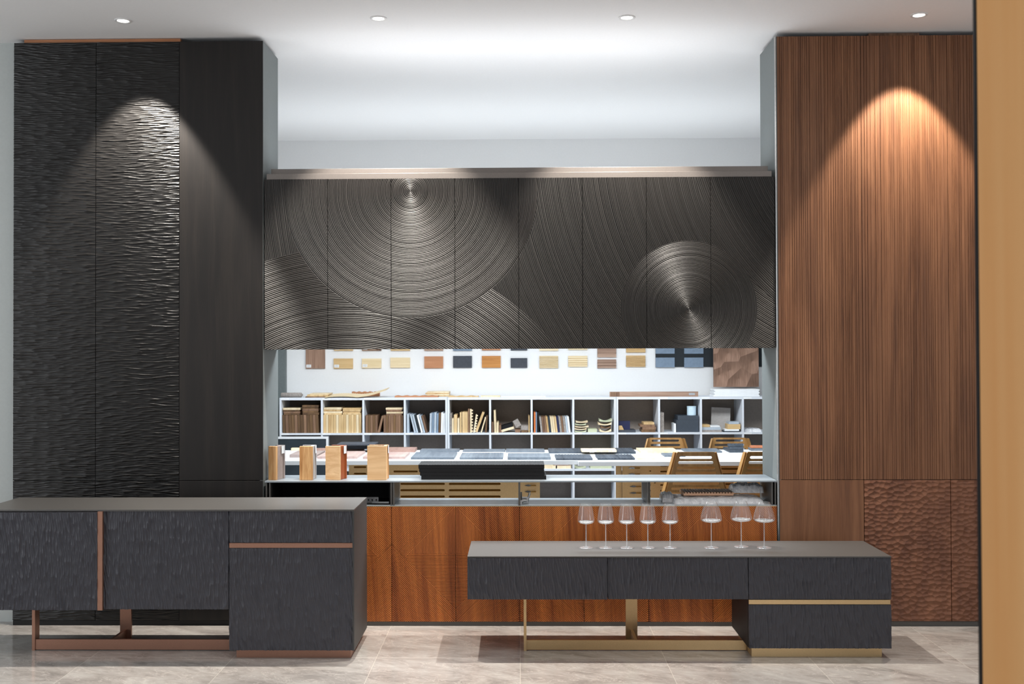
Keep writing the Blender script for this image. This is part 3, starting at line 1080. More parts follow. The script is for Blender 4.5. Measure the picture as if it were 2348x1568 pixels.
xa, xb = at(960, 1080, 7.0)[0], at(1248, 1080, 7.0)[0]
z = 0.9212
names = ['lowest of the stack on the open shelf', 'second from the bottom of the stack on the open shelf', 'third from the bottom of the stack on the open shelf', 'topmost of the stack on the open shelf']
for k, (h, dx0, dx1) in enumerate(((0.0245, 0.018, 0.012), (0.0235, 0.010, 0.002), (0.021, 0.004, -0.002), (0.026, 0.0, 0.0))):
    o = rough_board(xa + dx0, xb + dx1, 6.985, 7.215, z, z + h, 90, 0.0009, k).build('sample_board', 'black_lacquer')
    tag(o, 'long black ribbed board, ' + names[k], 'board', 'black boards on the open shelf')
    z += h + 0.0004


# ------------------------------------------------------------------ wrapped boards in the right compartment
def crumple(cx, cy, cz, sx, sy, sz, seed, nx=34, ny=16, flat=0.5):
    """closed crumpled sheet bundle resting on its underside"""
    from mathutils import noise as mn
    mb = MB()
    vs, fs = [], []
    for layer in (0, 1):
        for j in range(ny + 1):
            for i in range(nx + 1):
                u, v = i / nx * 2 - 1, j / ny * 2 - 1
                e = max(0.0, 1 - abs(u) ** 5) * max(0.0, 1 - abs(v) ** 5)
                e = e ** 0.22
                nz = mn.noise(Vector((u * 5 + seed, v * 3, 1.3))) * 0.30 + mn.noise(Vector((u * 14 + seed, v * 8, 4.3))) * 0.16
                hx = mn.noise(Vector((u * 3, v * 3, seed + 7.0))) * 0.04
                z = cz + (sz * e * (1 + nz * flat) if layer else 0.0)
                vs.append((cx + sx / 2 * (u + hx), cy + sy / 2 * (v + hx), z))
    W = nx + 1
    N1 = W * (ny + 1)
    for j in range(ny):
        for i in range(nx):
            a = j * W + i
            fs.append((a, a + W, a + W + 1, a + 1))
            fs.append((N1 + a, N1 + a + 1, N1 + a + W + 1, N1 + a + W))
    return mb.add(vs, fs)


zl = 0.7670
x0, x1 = at(1545, 1150, 6.98)[0], at(1752, 1150, 6.98)[0]
t = empty('wrapped_board', ((x0 + x1) / 2, 7.09, zl), 'flat pale board wrapped in crinkled clear plastic lying in the right compartment', 'board')
box(x0 + 0.012, x1 - 0.05, 6.99, 7.19, zl + 0.017, zl + 0.034).build('board', 'pale_grey_sample', t)
box(x0 + 0.03, x1 - 0.07, 6.975, 7.20, zl + 0.001, zl + 0.014).build('board', 'white_laminate', t)
crumple((x0 + x1) / 2, 7.08, zl, x1 - x0, 0.25, 0.040, 2.0, 90, 20, 0.35).build('plastic_wrap', 'film', t, smooth=True)
xg0, xg1 = at(1516, 1150, 7.1)[0], at(1548, 1150, 7.1)[0]
tag(crumple((xg0 + xg1) / 2 - 0.006, 7.12, zl, xg1 - xg0 - 0.01, 0.15, 0.052, 5.0, 30, 16, 0.8).build('plastic_bundle', 'film', smooth=True), 'crumpled pale blue plastic bundle left of the wrapped board', 'plastic bag')
xg0, xg1 = at(1676, 1150, 7.1)[0], at(1748, 1150, 7.1)[0]
tag(crumple((xg0 + xg1) / 2, 7.13, zl + 0.0585, xg1 - xg0, 0.17, 0.050, 9.0, 30, 16, 0.9).build('plastic_bundle', 'film', smooth=True), 'crumpled grey plastic bundle lying on the right end of the wrapped board', 'plastic bag')
xs0, xs1 = at(1568, 1133, 7.02)[0], at(1682, 1133, 7.02)[0]
zs = zl + 0.046
t = empty('slatted_sample', ((xs0 + xs1) / 2, 7.11, zs), 'short wooden sample with grey slats lying on top of the wrapped board', 'wood sample')
pts = [(xs0, zs), (xs1, zs)]
n = 17
for k in range(n):
    a = xs1 + (xs0 - xs1) * k / n
    w = (xs0 - xs1) / n
    pts += [(a, zs + 0.020), (a + w * 0.62, zs + 0.020), (a + w * 0.66, zs + 0.013), (a + w * 0.96, zs + 0.013)]
pts.append((xs0, zs + 0.020))
MB().prism_y(pts, 7.02, 7.20).build('base_board', 'peach_wood', t)
for k in range(n):
    a = xs1 + (xs0 - xs1) * k / n
    w = (xs0 - xs1) / n
    box(a + w * 0.62, a, 7.02, 7.20, zs + 0.0204, zs + 0.0216).build('slat', 'walnut_grey', t)


# ------------------------------------------------------------------ back room: cubby shelving
YS = 9.90
ORD = ['first', 'second', 'third', 'fourth', 'fifth', 'sixth', 'seventh', 'eighth', 'ninth', 'tenth', 'eleventh', 'twelfth', 'thirteenth', 'fourteenth', 'fifteenth', 'sixteenth', 'seventeenth', 'eighteenth']
ZT = 1.325
LV = [0.0, 0.325, 0.655, 0.985]       # top faces of the boards less the thickness
UX = [-2.190, -0.654, 0.882, 2.418]


def cubby_unit(x0, x1, label):
    t = empty('cubby_shelf', ((x0 + x1) / 2, YS, 0), label, 'shelf', 'white cubby shelves along the back wall')
    th = 0.017
    d = 0.38
    box(x0, x1, YS, YS + d, ZT - 0.022, ZT).build('top_board', 'cubby_white', t)
    step = (x1 - x0 - th) / 4
    for k in range(5):
        box(x0 + step * k, x0 + step * k + th, YS, YS + d, 0, ZT - 0.0222).build('upright', 'cubby_white', t)
    for k in range(4):
        a, b = x0 + step * k + th + 0.0004, x0 + step * (k + 1) - 0.0004
        for z in LV:
            box(a, b, YS + 0.0005, YS + d - 0.012, z, z + th).build('shelf_board', 'cubby_white', t)
        box(a, b, YS + d - 0.011, YS + d - 0.003, 0.02, ZT - 0.0225).build('back_panel', 'cubby_back', t)
        for z in (ZT - 0.011, LV[3] + th / 2):
            lab(box(a - 0.005, a + 0.07, YS - 0.0018, YS - 0.0004, z - 0.008, z + 0.008).build('label_strip', 'paper', t), 'white label strip')
    return t


cubby_unit(UX[0], UX[1] - 0.002, 'white cubby shelf unit on the left, filled with brown sample boards')
cubby_unit(UX[1] + 0.001, UX[2] - 0.002, 'white cubby shelf unit in the middle, behind the two work tables')
cubby_unit(UX[2] + 0.001, UX[3], 'white cubby shelf unit on the right, behind the wooden chairs')
ZF = LV[3] + 0.0172          # floor of the top row of cubbies
CU = ['leftmost', 'second', 'third', 'fourth', 'fifth', 'sixth', 'seventh', 'eighth', 'ninth', 'tenth', 'eleventh', 'twelfth']


def px_x(px, Y=YS + 0.04, py=960):
    return at(px, py, Y)[0]


def px_h(n, Y=YS + 0.04):
    return n * Y / F


def slab(p0, wpx, hpx, lean, mat, name, label, cat, group, z=None, depth=0.26, y=None, notches=0):
    """upright board; p0 = left foot px, lean = px its head is moved to the right"""
    y = YS + 0.03 if y is None else y
    z = ZF if z is None else z
    x = px_x(p0)
    w, h, l = px_h(wpx), px_h(hpx), px_h(lean)
    ang = atan2(l, h)
    hh = sqrt(h * h + l * l) - (abs(sin(ang)) * w)
    T = Matrix.Translation((x, 0, z)) @ Matrix.Rotation(ang, 4, 'Y')
    if ang > 0:
        T = Matrix.Translation((0, 0, w * sin(ang) + 0.0003)) @ T
    mb = MB()
    if notches:
        mb.box(0, w * 0.55, y, y + 0.02, 0, hh, T)
        for k in range(notches):
            mb.box(w * 0.55, w, y, y + 0.02, hh * (k + 0.25) / notches, hh * (k + 0.75) / notches, T)
    else:
        mb.box(0, w, y, y + depth, 0, hh, T)
    return tag(mb.build(name, mat), label, cat, group)


def flats(p0, p1, y0px, n, mat, cub, side, word, group, seedv=0):
    """flat stack resting on the row of upright boards: bottom of the stack at photo row y0px"""
    rnd = random.Random(seedv)
    x0, x1 = px_x(p0), px_x(p1)
    z = y0px
    pos = {1: ['only'], 2: ['bottom', 'top'], 3: ['bottom', 'middle', 'top'], 4: ['bottom', 'second lowest', 'third lowest', 'top'], 5: ['bottom', 'second lowest', 'middle', 'second highest', 'top']}[n]
    for k in range(n):
        th = rnd.uniform(0.013, 0.0185)
        a, b = rnd.uniform(0, 0.010), rnd.uniform(0, 0.012)
        mm = mat if isinstance(mat, str) else mat[k % len(mat)]
        o = box(x0 + a, x1 - b, YS + 0.03 + rnd.uniform(0, 0.01), YS + 0.24, z, z + th).build('sample_board', mm)
        tag(o, '%s board lying flat, %s of the %s pile in the %s compartment' % (word, pos[k], side, CU[cub]), 'board', group)
        z += th + 0.0006


# compartment 1: dark brown boards
g = 'brown sample boards in the leftmost compartment'
hs = px_h(41)
for k in range(12):
    slab(649.6 + k * 6.9, 6.3, 41.5, -1.5, ['dark_walnut', 'mid_walnut', 'dark_walnut'][k % 3], 'sample_board',
         'dark brown board standing %s from the left in the leftmost compartment' % ORD[k], 'board', g)
flats(649, 690, ZF + px_h(41.5) + 0.001, 4, ['dark_walnut', 'mid_walnut', 'dark_walnut', 'cream_wood'], 0, 'left', 'brown', g, 1)
flats(692, 732, ZF + px_h(41.5) + 0.001, 5, ['dark_walnut', 'dark_walnut', 'mid_walnut'], 0, 'right', 'dark brown', g, 2)
# compartment 2: pale boards
g = 'pale sample boards in the second compartment'
for k in range(15):
    slab(742 + k * 5.8, 5.4, 41.5, 0, ['pale_wood', 'cream_wood', 'pale_wood', 'pale_wood'][k % 4], 'sample_board',
         'pale wooden board standing %s from the left in the second compartment' % ORD[k], 'board', g)
flats(742, 785, ZF + px_h(41.5) + 0.001, 4, ['pale_wood', 'cream_wood'], 1, 'left', 'pale', g, 3)
flats(786, 829, ZF + px_h(41.5) + 0.001, 4, 'pale_wood', 1, 'right', 'pale', g, 4)
# compartment 3
g = 'mid brown sample boards in the third compartment'
for k in range(5):
    slab(838.5 + k * 5.6, 5.1, 40, 0, ['mid_walnut', 'dark_walnut'][k % 2], 'sample_board', 'brown board standing %s from the left in the third compartment' % ORD[k], 'board', g)
slab(866, 4.8, 39, 10, 'mid_walnut', 'sample_board', 'brown board leaning to the right in the gap of the third compartment', 'board', g)
for k in range(8):
    slab(880 + k * 5.6, 5.1, 39.5, 0, ['mid_walnut', 'dark_walnut', 'mid_walnut'][k % 3], 'sample_board', 'brown board %s from the left in the right row of the third compartment' % ORD[k], 'board', g)
flats(884, 924, ZF + px_h(39.5) + 0.001, 4, ['mid_walnut', 'cream_wood'], 2, 'right', 'brown', g, 5)
# compartment 4: pale grey folders and sheets
g = 'grey sample folders in the fourth compartment'
slab(933, 5.5, 43, 0, 'grey_folder', 'sample_folder', 'pale grey folder standing against the left side of the fourth compartment', 'folder', g)
for k in range(6):
    slab(950 + k * 5.3, 4.0, 43 - k * 0.8, -10.5, ['grey_folder', 'grey_folder', 'black_board', 'paper', 'grey_folder', 'mid_walnut'][k], 'sample_folder',
         'thin sheet leaning left, %s from the left in the fourth compartment' % ORD[k], 'folder', g)
for k in range(7):
    slab(985 + k * 5.2, 4.4, 44 + (k % 3), 1 if k < 6 else 0, ['grey_folder', 'blue_grey', 'grey_folder', 'blue_grey', 'dark_walnut', 'paper', 'paper'][k], 'sample_folder',
         'folder standing upright %s from the left in the right half of the fourth compartment' % ORD[k], 'folder', g)
# compartment 5: joints and profile pieces
g = 'wood joint pieces in the fifth compartment'
for k, (p, w, hh, l, m, nt, d) in enumerate(((1031.8, 4.0, 44, 0, 'grey_linen', 0, 'grey strip'), (1036.5, 3.8, 33, 0, 'cream_wood', 0, 'short pale strip'), (1041, 7, 41, 0, 'pale_wood', 0, 'stepped pale block'),
        (1049, 4.5, 33, 0, 'cream_wood', 0, 'short cream strip'), (1054.5, 4, 46, 0, 'pale_wood', 0, 'tall thin strip'), (1060, 12.5, 47, 0, 'pale_wood', 0, 'broad pale block'),
        (1073.5, 3, 54, 0, 'mid_walnut', 0, 'thin dark tall strip'), (1078, 6.5, 54, 0, 'cream_wood', 8, 'toothed tall joint piece'))):
    slab(p, w, hh, l, m, 'wood_sample', '%s standing %s from the left in the fifth compartment' % (d, ORD[k]), 'wood sample', g, notches=nt)
slab(1085.5, 5, 42, 6, 'cream_wood', 'wood_sample', 'toothed joint piece leaning right in the middle of the fifth compartment', 'wood sample', g, notches=7)
slab(1089.0, 5.5, 47, 17.5, 'pale_wood', 'wood_sample', 'long pale board leaning right, left one of the pair in the fifth compartment', 'wood sample', g, y=YS + 0.055)
slab(1102.0, 3.0, 36, 10.5, 'cream_wood', 'wood_sample', 'thin cream board leaning right, right one of the pair in the fifth compartment', 'wood sample', g, y=YS + 0.030, depth=0.022)
slab(1112.0, 4.2, 39, 2.5, 'dark_walnut', 'wood_sample', 'dark brown board near the right side of the fifth compartment', 'wood sample', g)
# compartment 6
g = 'loose sample pieces in the sixth compartment'
for k, (p, w, hh, l, m, d) in enumerate(((1127.0, 4.6, 24, 0, 'mid_walnut', 'short brown block'), (1133.5, 4.4, 51, -1.5, 'cream_wood', 'tall pale strip'), (1138.6, 4.6, 23, 0, 'cream_wood', 'short cream block'), (1144, 5, 17, 0, 'mid_walnut', 'small brown block'))):
    slab(p, w, hh, l, m, 'wood_sample', '%s standing %s from the left in the sixth compartment' % (d, ORD[k]), 'wood sample', g)
xk = px_x(1150)
T = Matrix.Translation((xk, 0, ZF + 0.001)) @ Matrix.Rotation(radians(-16), 4, 'Y')
tag(MB().box(0, px_h(30), YS + 0.05, YS + 0.24, 0, 0.022, T).build('sample_board', 'cream_wood'), 'cream board tilted under the black box in the sixth compartment', 'wood sample', g)
tag(MB().box(0, px_h(29), YS + 0.05, YS + 0.24, 0.0225, 0.054, T).build('sample_box', 'black_lacquer'), 'flat black box tilted to the right in the sixth compartment', 'box', g)
T = Matrix.Translation((px_x(1184), 0, ZF + 0.040)) @ Matrix.Rotation(radians(-30), 4, 'Y')
tag(MB().box(0, px_h(13), YS + 0.05, YS + 0.10, 0, px_h(17), T).build('wood_block', 'grey_linen'), 'pale grey block tipped on its corner in the sixth compartment', 'wood sample', g)
tag(box(px_x(1181), px_x(1193), YS + 0.03, YS + 0.20, ZF, ZF + 0.028).build('wood_block', 'mid_walnut'), 'low brown block under the tipped grey block', 'wood sample', g)
tag(box(px_x(1194.5), px_x(1210), YS + 0.03, YS + 0.2, ZF, ZF + 0.022).build('wood_block', 'dark_walnut'), 'low dark block, lower of two near the right of the sixth compartment', 'wood sample', g)
tag(box(px_x(1195), px_x(1211), YS + 0.03, YS + 0.2, ZF + 0.0225, ZF + 0.062).build('wood_block', 'grey_linen'), 'pale grey block, upper of two near the right of the sixth compartment', 'wood sample', g)
slab(1211.8, 2.8, 38, 0, 'pale_wood', 'sample_board', 'thin tan board against the right side of the sixth compartment', 'wood sample', g)
# compartment 7
g = 'books in the seventh compartment'
for k, (p, w, hh, l, m, d) in enumerate(((1224.0, 3.8, 46, 0, 'orange_cover', 'orange book'), (1228.2, 2.8, 46, 0, 'blue_grey', 'blue grey book'), (1231.3, 4.4, 46, 0, 'black_lacquer', 'black book'))):
    slab(p, w, hh, l, m, 'book', '%s standing at the left of the seventh compartment' % d, 'book', g)
ms = ['grey_linen', 'mid_walnut', 'mid_walnut', 'pale_wood', 'slate', 'cream_wood', 'cream_wood', 'pale_wood', 'navy', 'grey_linen', 'mid_walnut', 'grey_linen', 'grey_folder', 'paper']
for k in range(14):
    slab(1240 + k * 4.9, 4.3, 36, -4.0, ms[k], 'sample_board', 'thin leaning sample %s from the left in the seventh compartment' % ORD[k], 'board', 'leaning samples in the seventh compartment')


# curved pieces of compartments 8: arcs with thickness
def arc_piece(xc, z, w, rise, th, mat, label, group, y=None, flip=1):
    n = 14
    up, lo = [], []
    for k in range(n + 1):
        u = k / n * 2 - 1
        c = rise * u * u if flip > 0 else rise * (1 - u * u)
        up.append((xc + w / 2 * u, z + c + th))
        lo.append((xc + w / 2 * u, z + (c * 0.25 if flip > 0 else 0)))
    mb = MB()
    y = YS + 0.04 if y is None else y
    for k in range(n):
        mb.prism_y([lo[k], lo[k + 1], up[k + 1], up[k]], y, y + 0.12)
    return tag(mb.build('curved_sample', mat), label, 'wood sample', group)


g = 'curved samples in the eighth compartment'
z = ZF + 0.001
for k, (p, w, m) in enumerate(((1331, 26, 'pale_green'), (1331, 27, 'cream_wood'), (1334, 31, 'cream_wood'), (1331, 25, 'pale_green'), (1334, 27, 'cream_wood'))):
    arc_piece(px_x(p), z, px_h(w), 0.011, 0.007, m, 'curved piece %s from the bottom in the left pile of the eighth compartment' % ORD[k], g)
    z += 0.0215
tag(box(px_x(1348), px_x(1369), YS + 0.05, YS + 0.2, ZF, ZF + 0.030).build('wood_block', 'pale_green'), 'low pale green block between the two piles of curved pieces', 'wood sample', g)
z = ZF + 0.001
for k, (p, w, r, m) in enumerate(((1388, 27, 0.026, 'cream_wood'), (1389, 24, 0.016, 'dark_walnut'), (1387, 30, 0.020, 'cream_wood'), (1389, 29, 0.022, 'pale_green'))):
    arc_piece(px_x(p), z, px_h(w), r, 0.008, m, 'deeply curved piece %s from the bottom in the right pile of the eighth compartment' % ORD[k], g)
    z += r + 0.0105
# compartment 9
tag(box(px_x(1419), px_x(1445), YS + 0.06, YS + 0.10, ZF + 0.0225, ZF + 0.100).build('book', 'navy'), 'dark blue book standing on the grey case at the left of the ninth compartment', 'book')
tag(box(px_x(1418), px_x(1457), YS + 0.02, YS + 0.2, ZF, ZF + 0.022).build('storage_case', 'charcoal_board'), 'flat dark grey case at the left of the ninth compartment', 'case')
tag(MB().prism_y([(px_x(1418.5), ZF + 0.0225), (px_x(1430), ZF + 0.0225), (px_x(1426), ZF + 0.06), (px_x(1419), ZF + 0.06)], YS + 0.03, YS + 0.055).build('wood_block', 'tan_wood_h'), 'small tan block in front of the dark blue book', 'wood sample')
g = 'brown blocks in the ninth compartment'
z = ZF
for k, (a, b, h, m) in enumerate(((1471, 1503, 0.024, 'dark_walnut'), (1473, 1504, 0.024, 'mid_walnut'), (1468, 1502, 0.020, 'mid_walnut'), (1476, 1500, 0.020, 'pale_wood'))):
    tag(box(px_x(a), px_x(b), YS + 0.04, YS + 0.22, z, z + h).build('wood_block', m), 'brown block %s from the bottom of the pile in the ninth compartment' % ORD[k], 'wood sample', g)
    z += h + 0.0006
# compartment 10
tag(box(px_x(1513), px_x(1522), YS + 0.03, YS + 0.2, ZF, ZF + 0.178).build('tile_sample', 'grey_linen'), 'speckled grey slab standing at the left of the tenth compartment', 'slab')
tag(box(px_x(1545), px_x(1549.5), YS + 0.03, YS + 0.2, ZF, ZF + 0.078).build('sample_board', 'paper'), 'thin white board left of the dark boxes in the tenth compartment', 'board')
tag(box(px_x(1551), px_x(1602), YS + 0.04, YS + 0.26, ZF, ZF + 0.110).build('storage_box', 'dark_box'), 'large dark grey box in the tenth compartment', 'box')
tag(box(px_x(1554), px_x(1602), YS + 0.04, YS + 0.26, ZF + 0.1105, ZF + 0.150).build('storage_box', 'dark_box'), 'flatter dark box lying on the large box in the tenth compartment', 'box')
tt = empty('canister', (px_x(1588), YS + 0.10, ZF + 0.1505), 'pale blue white canister on top of the dark boxes', 'canister')
MB().lathe([(0.040, 0), (0.041, 0.002), (0.041, 0.072), (0.040, 0.074)], 40, Matrix.Translation((px_x(1588), YS + 0.10, ZF + 0.1505))).build('body', 'ice_white', tt, smooth=False)
MB().lathe([(0.0425, 0.0745), (0.0425, 0.082), (0.039, 0.084)], 40, Matrix.Translation((px_x(1588), YS + 0.10, ZF + 0.1505))).build('lid', 'ice_white', tt)
# compartment 11
z0 = ZF
tag(MB().box(0, px_h(44), 0, 0.012, 0, px_h(52), Matrix.Translation((px_x(1637), YS + 0.20, ZF + 0.013)) @ Matrix.Rotation(radians(3.5), 4, 'Y') @ Matrix.Rotation(radians(-8), 4, 'X')).build('sample_board', 'pale_grey_sample'), 'square pale grey board leaning in the eleventh compartment', 'board')
tag(box(px_x(1609), px_x(1654), YS + 0.03, YS + 0.16, z0, z0 + 0.020).build('sample_board', 'grey_linen'), 'speckled grey board, lowest of the flat pile in the eleventh compartment', 'board')
tag(box(px_x(1609), px_x(1652), YS + 0.03, YS + 0.16, z0 + 0.0205, z0 + 0.046).build('sample_board', 'grey_folder'), 'pale grey board in the middle of the flat pile in the eleventh compartment', 'board')
tag(box(px_x(1609), px_x(1627), YS + 0.03, YS + 0.16, z0 + 0.0465, z0 + 0.068).build('wood_block', 'tan_wood_h'), 'tan block on the flat pile in the eleventh compartment', 'wood sample')
tag(box(px_x(1628), px_x(1650), YS + 0.03, YS + 0.16, z0 + 0.0465, z0 + 0.058).build('sample_board', 'paper'), 'white board beside the tan block in the eleventh compartment', 'board')
tag(box(px_x(1659), px_x(1695), YS + 0.03, YS + 0.16, z0, z0 + 0.010).build('sample_board', 'slate'), 'dark sheet, lowest of the pile at the right of the eleventh compartment', 'board')
tag(box(px_x(1661), px_x(1694), YS + 0.03, YS + 0.16, z0 + 0.0105, z0 + 0.026).build('book', 'paper'), 'white book in the pile at the right of the eleventh compartment', 'book')
tag(box(px_x(1668), px_x(1697), YS + 0.03, YS + 0.16, z0 + 0.0265, z0 + 0.072).build('storage_tub', 'tan_wood_h'), 'tan tub in the pile at the right of the eleventh compartment', 'box')
tag(box(px_x(1671), px_x(1694), YS + 0.03, YS + 0.16, z0 + 0.0725, z0 + 0.092).build('book', 'grey_folder'), 'pale book on top of the tan tub in the eleventh compartment', 'book')
tag(crumple(px_x(1728), YS + 0.16, ZF, 0.16, 0.22, 0.030, 3.0, 24, 14).build('plastic_wrap', 'film', smooth=True), 'crumpled clear plastic in the twelfth compartment', 'plastic bag')
# third row, seen under the table top
Z3 = LV[2] - 0.325 + 0.0172
Z3 = LV[1] + 0.33 + 0.0172
g = 'cream samples in the lower row of compartments'
for k, (a, b, h0_, h1_, m) in enumerate(((1248, 1274, 0, 0.028, 'cream_wood'), (1248, 1268, 0.0285, 0.050, 'cream_wood'), (1277, 1309, 0, 0.026, 'cream_wood'), (1271, 1303, 0.0290, 0.052, 'pink_board'))):
    tag(box(px_x(a), px_x(b), YS + 0.04, YS + 0.24, LV[2] + 0.0172 + h0_, LV[2] + 0.0172 + h1_).build('wood_block', m), '%s sample seen beneath the table, %s' % ('pinkish' if m == 'pink_board' else 'cream', ['left one at the bottom', 'left one on top', 'right one at the bottom', 'right one on top'][k]), 'wood sample', g)
arc_piece(px_x(1330), LV[2] + 0.018, px_h(26), 0.022, 0.008, 'pale_green', 'pale green curved piece in the lower compartment seen beneath the table edge', g)
tag(box(px_x(1353), px_x(1402), YS + 0.04, YS + 0.2, LV[2] + 0.0172, LV[2] + 0.044).build('wood_block', 'pale_green'), 'long pale green block in the lower compartment beneath the table edge', 'wood sample', g)


# ------------------------------------------------------------------ things lying on top of the cubby shelves
def flat_px(p0, p1, y0, h, mat, name, label, cat, group=None, dz=0.0, d=0.22, wav=0.0, n=24, cyc=4):
    x0, x1 = px_x(p0, YS + 0.05, 908), px_x(p1, YS + 0.05, 908)
    z = ZT + 0.0004 + dz
    if wav:
        pts = [(x0, z), (x1, z)]
        for k in range(n + 1):
            u = 1 - k / n
            pts.append((x0 + (x1 - x0) * u, z + h - wav * 0.5 + wav * 0.5 * sin(u * 2 * pi * cyc)))
        mb = MB()
        m = len(pts)
        top = pts[2:]
        for k in range(len(top) - 1):
            a, b = top[k], top[k + 1]
            mb.prism_y([(b[0], z), (a[0], z), a, b], y0, y0 + d)
    else:
        mb = box(x0, x1, y0, y0 + d, z, z + h)
    return tag(mb.build(name, mat), label, cat, group)


Y0 = YS + 0.05
t = empty('fabric_roll', (px_x(667), Y0 + 0.06, ZT), 'grey rolled fabric lying on the left end of the cubby shelf', 'fabric')
T = Matrix.Translation((px_x(641), Y0 + 0.06, ZT + 0.0225)) @ Matrix.Rotation(pi / 2, 4, 'Y')
MB().lathe([(0.018, 0), (0.0215, 0.004), (0.0215, 0.186), (0.018, 0.19)], 20, T).build('roll', 'grey_linen', t, smooth=True)
MB().lathe([(0.006, 0.1902), (0.010, 0.1902), (0.010, 0.2), (0.006, 0.2)], 20, T).build('loose_end', 'grey_linen', t)
g = 'boards piled on the cubby shelf'
flat_px(700, 748, Y0, 0.010, 'mid_walnut', 'sample_board', 'brown board lowest of the small pile at the left of the shelf top', 'board', g)
flat_px(704, 752, Y0, 0.016, 'pale_wood', 'sample_board', 'tan board in the middle of the small pile at the left of the shelf top', 'board', g, dz=0.0105)
flat_px(710, 754, Y0, 0.010, 'cream_wood', 'sample_board', 'cream board on top of the small pile at the left of the shelf top', 'board', g, dz=0.027)
# large bent veneer
t0, t1 = px_x(745, YS), px_x(886, YS)
mb = MB()
n = 26
pp = []
for k in range(n + 1):
    u = k / n
    zz = 0.020 * (1 - cos(2 * pi * min(u / 0.75, 1))) * 0.0 + 0.016 * sin(pi * u * 1.6) * (1 - u) + 0.066 * max(0, (u - 0.52) / 0.48) ** 1.4
    pp.append((t0 + (t1 - t0) * u, ZT + 0.004 + max(0, zz)))
for k in range(n):
    a, b = pp[k], pp[k + 1]
    ya, yb_ = YS - 0.015, YS + 0.25
    mb.add([(a[0], ya, a[1] - 0.003), (b[0], ya, b[1] - 0.003), (b[0], ya, b[1]), (a[0], ya, a[1]),
            (a[0], yb_, a[1] + 0.016), (b[0], yb_, b[1] + 0.012), (b[0], yb_, b[1] + 0.015), (a[0], yb_, a[1] + 0.019)],
           [(0, 1, 2, 3), (5, 4, 7, 6), (3, 2, 6, 7), (1, 0, 4, 5)])
tag(mb.build('veneer_sheet', 'cream_wood_h'), 'large bent cream veneer sheet curling up at its right end on the shelf top', 'veneer')
flat_px(797, 862, YS + 0.30, 0.046, 'brown_wood_h', 'wavy_board', 'reddish wavy board behind the bent cream veneer', 'board', wav=0.008, cyc=5, d=0.05)
flat_px(905, 1004, Y0, 0.016, 'brown_wood_h', 'wavy_board', 'long low wavy brown board on the shelf top right of the veneer', 'board', wav=0.007, cyc=5, d=0.12)
for k in range(4):
    flat_px(972 + (k % 2) * 3, 1027, Y0 + 0.14, 0.0105, 'cream_wood' if k % 2 else 'pale_wood', 'sample_board', 'pale board %s from the bottom of the pile behind the long wavy board' % ORD[k], 'board', g, dz=0.0001 + 0.0112 * k)
flat_px(1028, 1097, Y0, 0.014, 'pale_wood', 'wavy_board', 'thin pale wavy strip near the middle of the shelf top', 'board', wav=0.006, cyc=3, d=0.1)
flat_px(1102, 1147, Y0, 0.012, 'cream_wood', 'sample_board', 'thin cream strip near the middle of the shelf top', 'board', d=0.1)
flat_px(1149, 1251, Y0, 0.008, 'white_laminate', 'sample_board', 'thin whitish strip right of the cream strip on the shelf top', 'board', d=0.1)
t = empty('wooden_plank', (px_x(1499), Y0, ZT), 'long brown walnut plank with a stamped end standing on the shelf top', 'board')
x0, x1 = px_x(1398, Y0, 905), px_x(1601, Y0, 905)
box(x0, x1, Y0, Y0 + 0.02, ZT + 0.0004, ZT + 0.046).build('plank', 'walnut_h', t)
box(x0 + 0.006, x0 + 0.09, Y0 - 0.0016, Y0 - 0.0002, ZT + 0.004, ZT + 0.043).build('tape', 'mid_walnut', t)
box(x1 - 0.085, x1 - 0.03, Y0 - 0.0016, Y0 - 0.0002, ZT + 0.014, ZT + 0.034).build('stamp', 'print_grey', t)
for k in range(5):
    flat_px(1637 + (k * 3) % 5, 1743 - (k * 2) % 4, Y0 + 0.02, 0.0125, 'paper', 'paper_sheets', 'white paper bundle %s from the bottom at the right end of the shelf top' % ORD[k], 'paper', 'white paper at the right end of the shelf top', dz=0.0001 + 0.0130 * k)


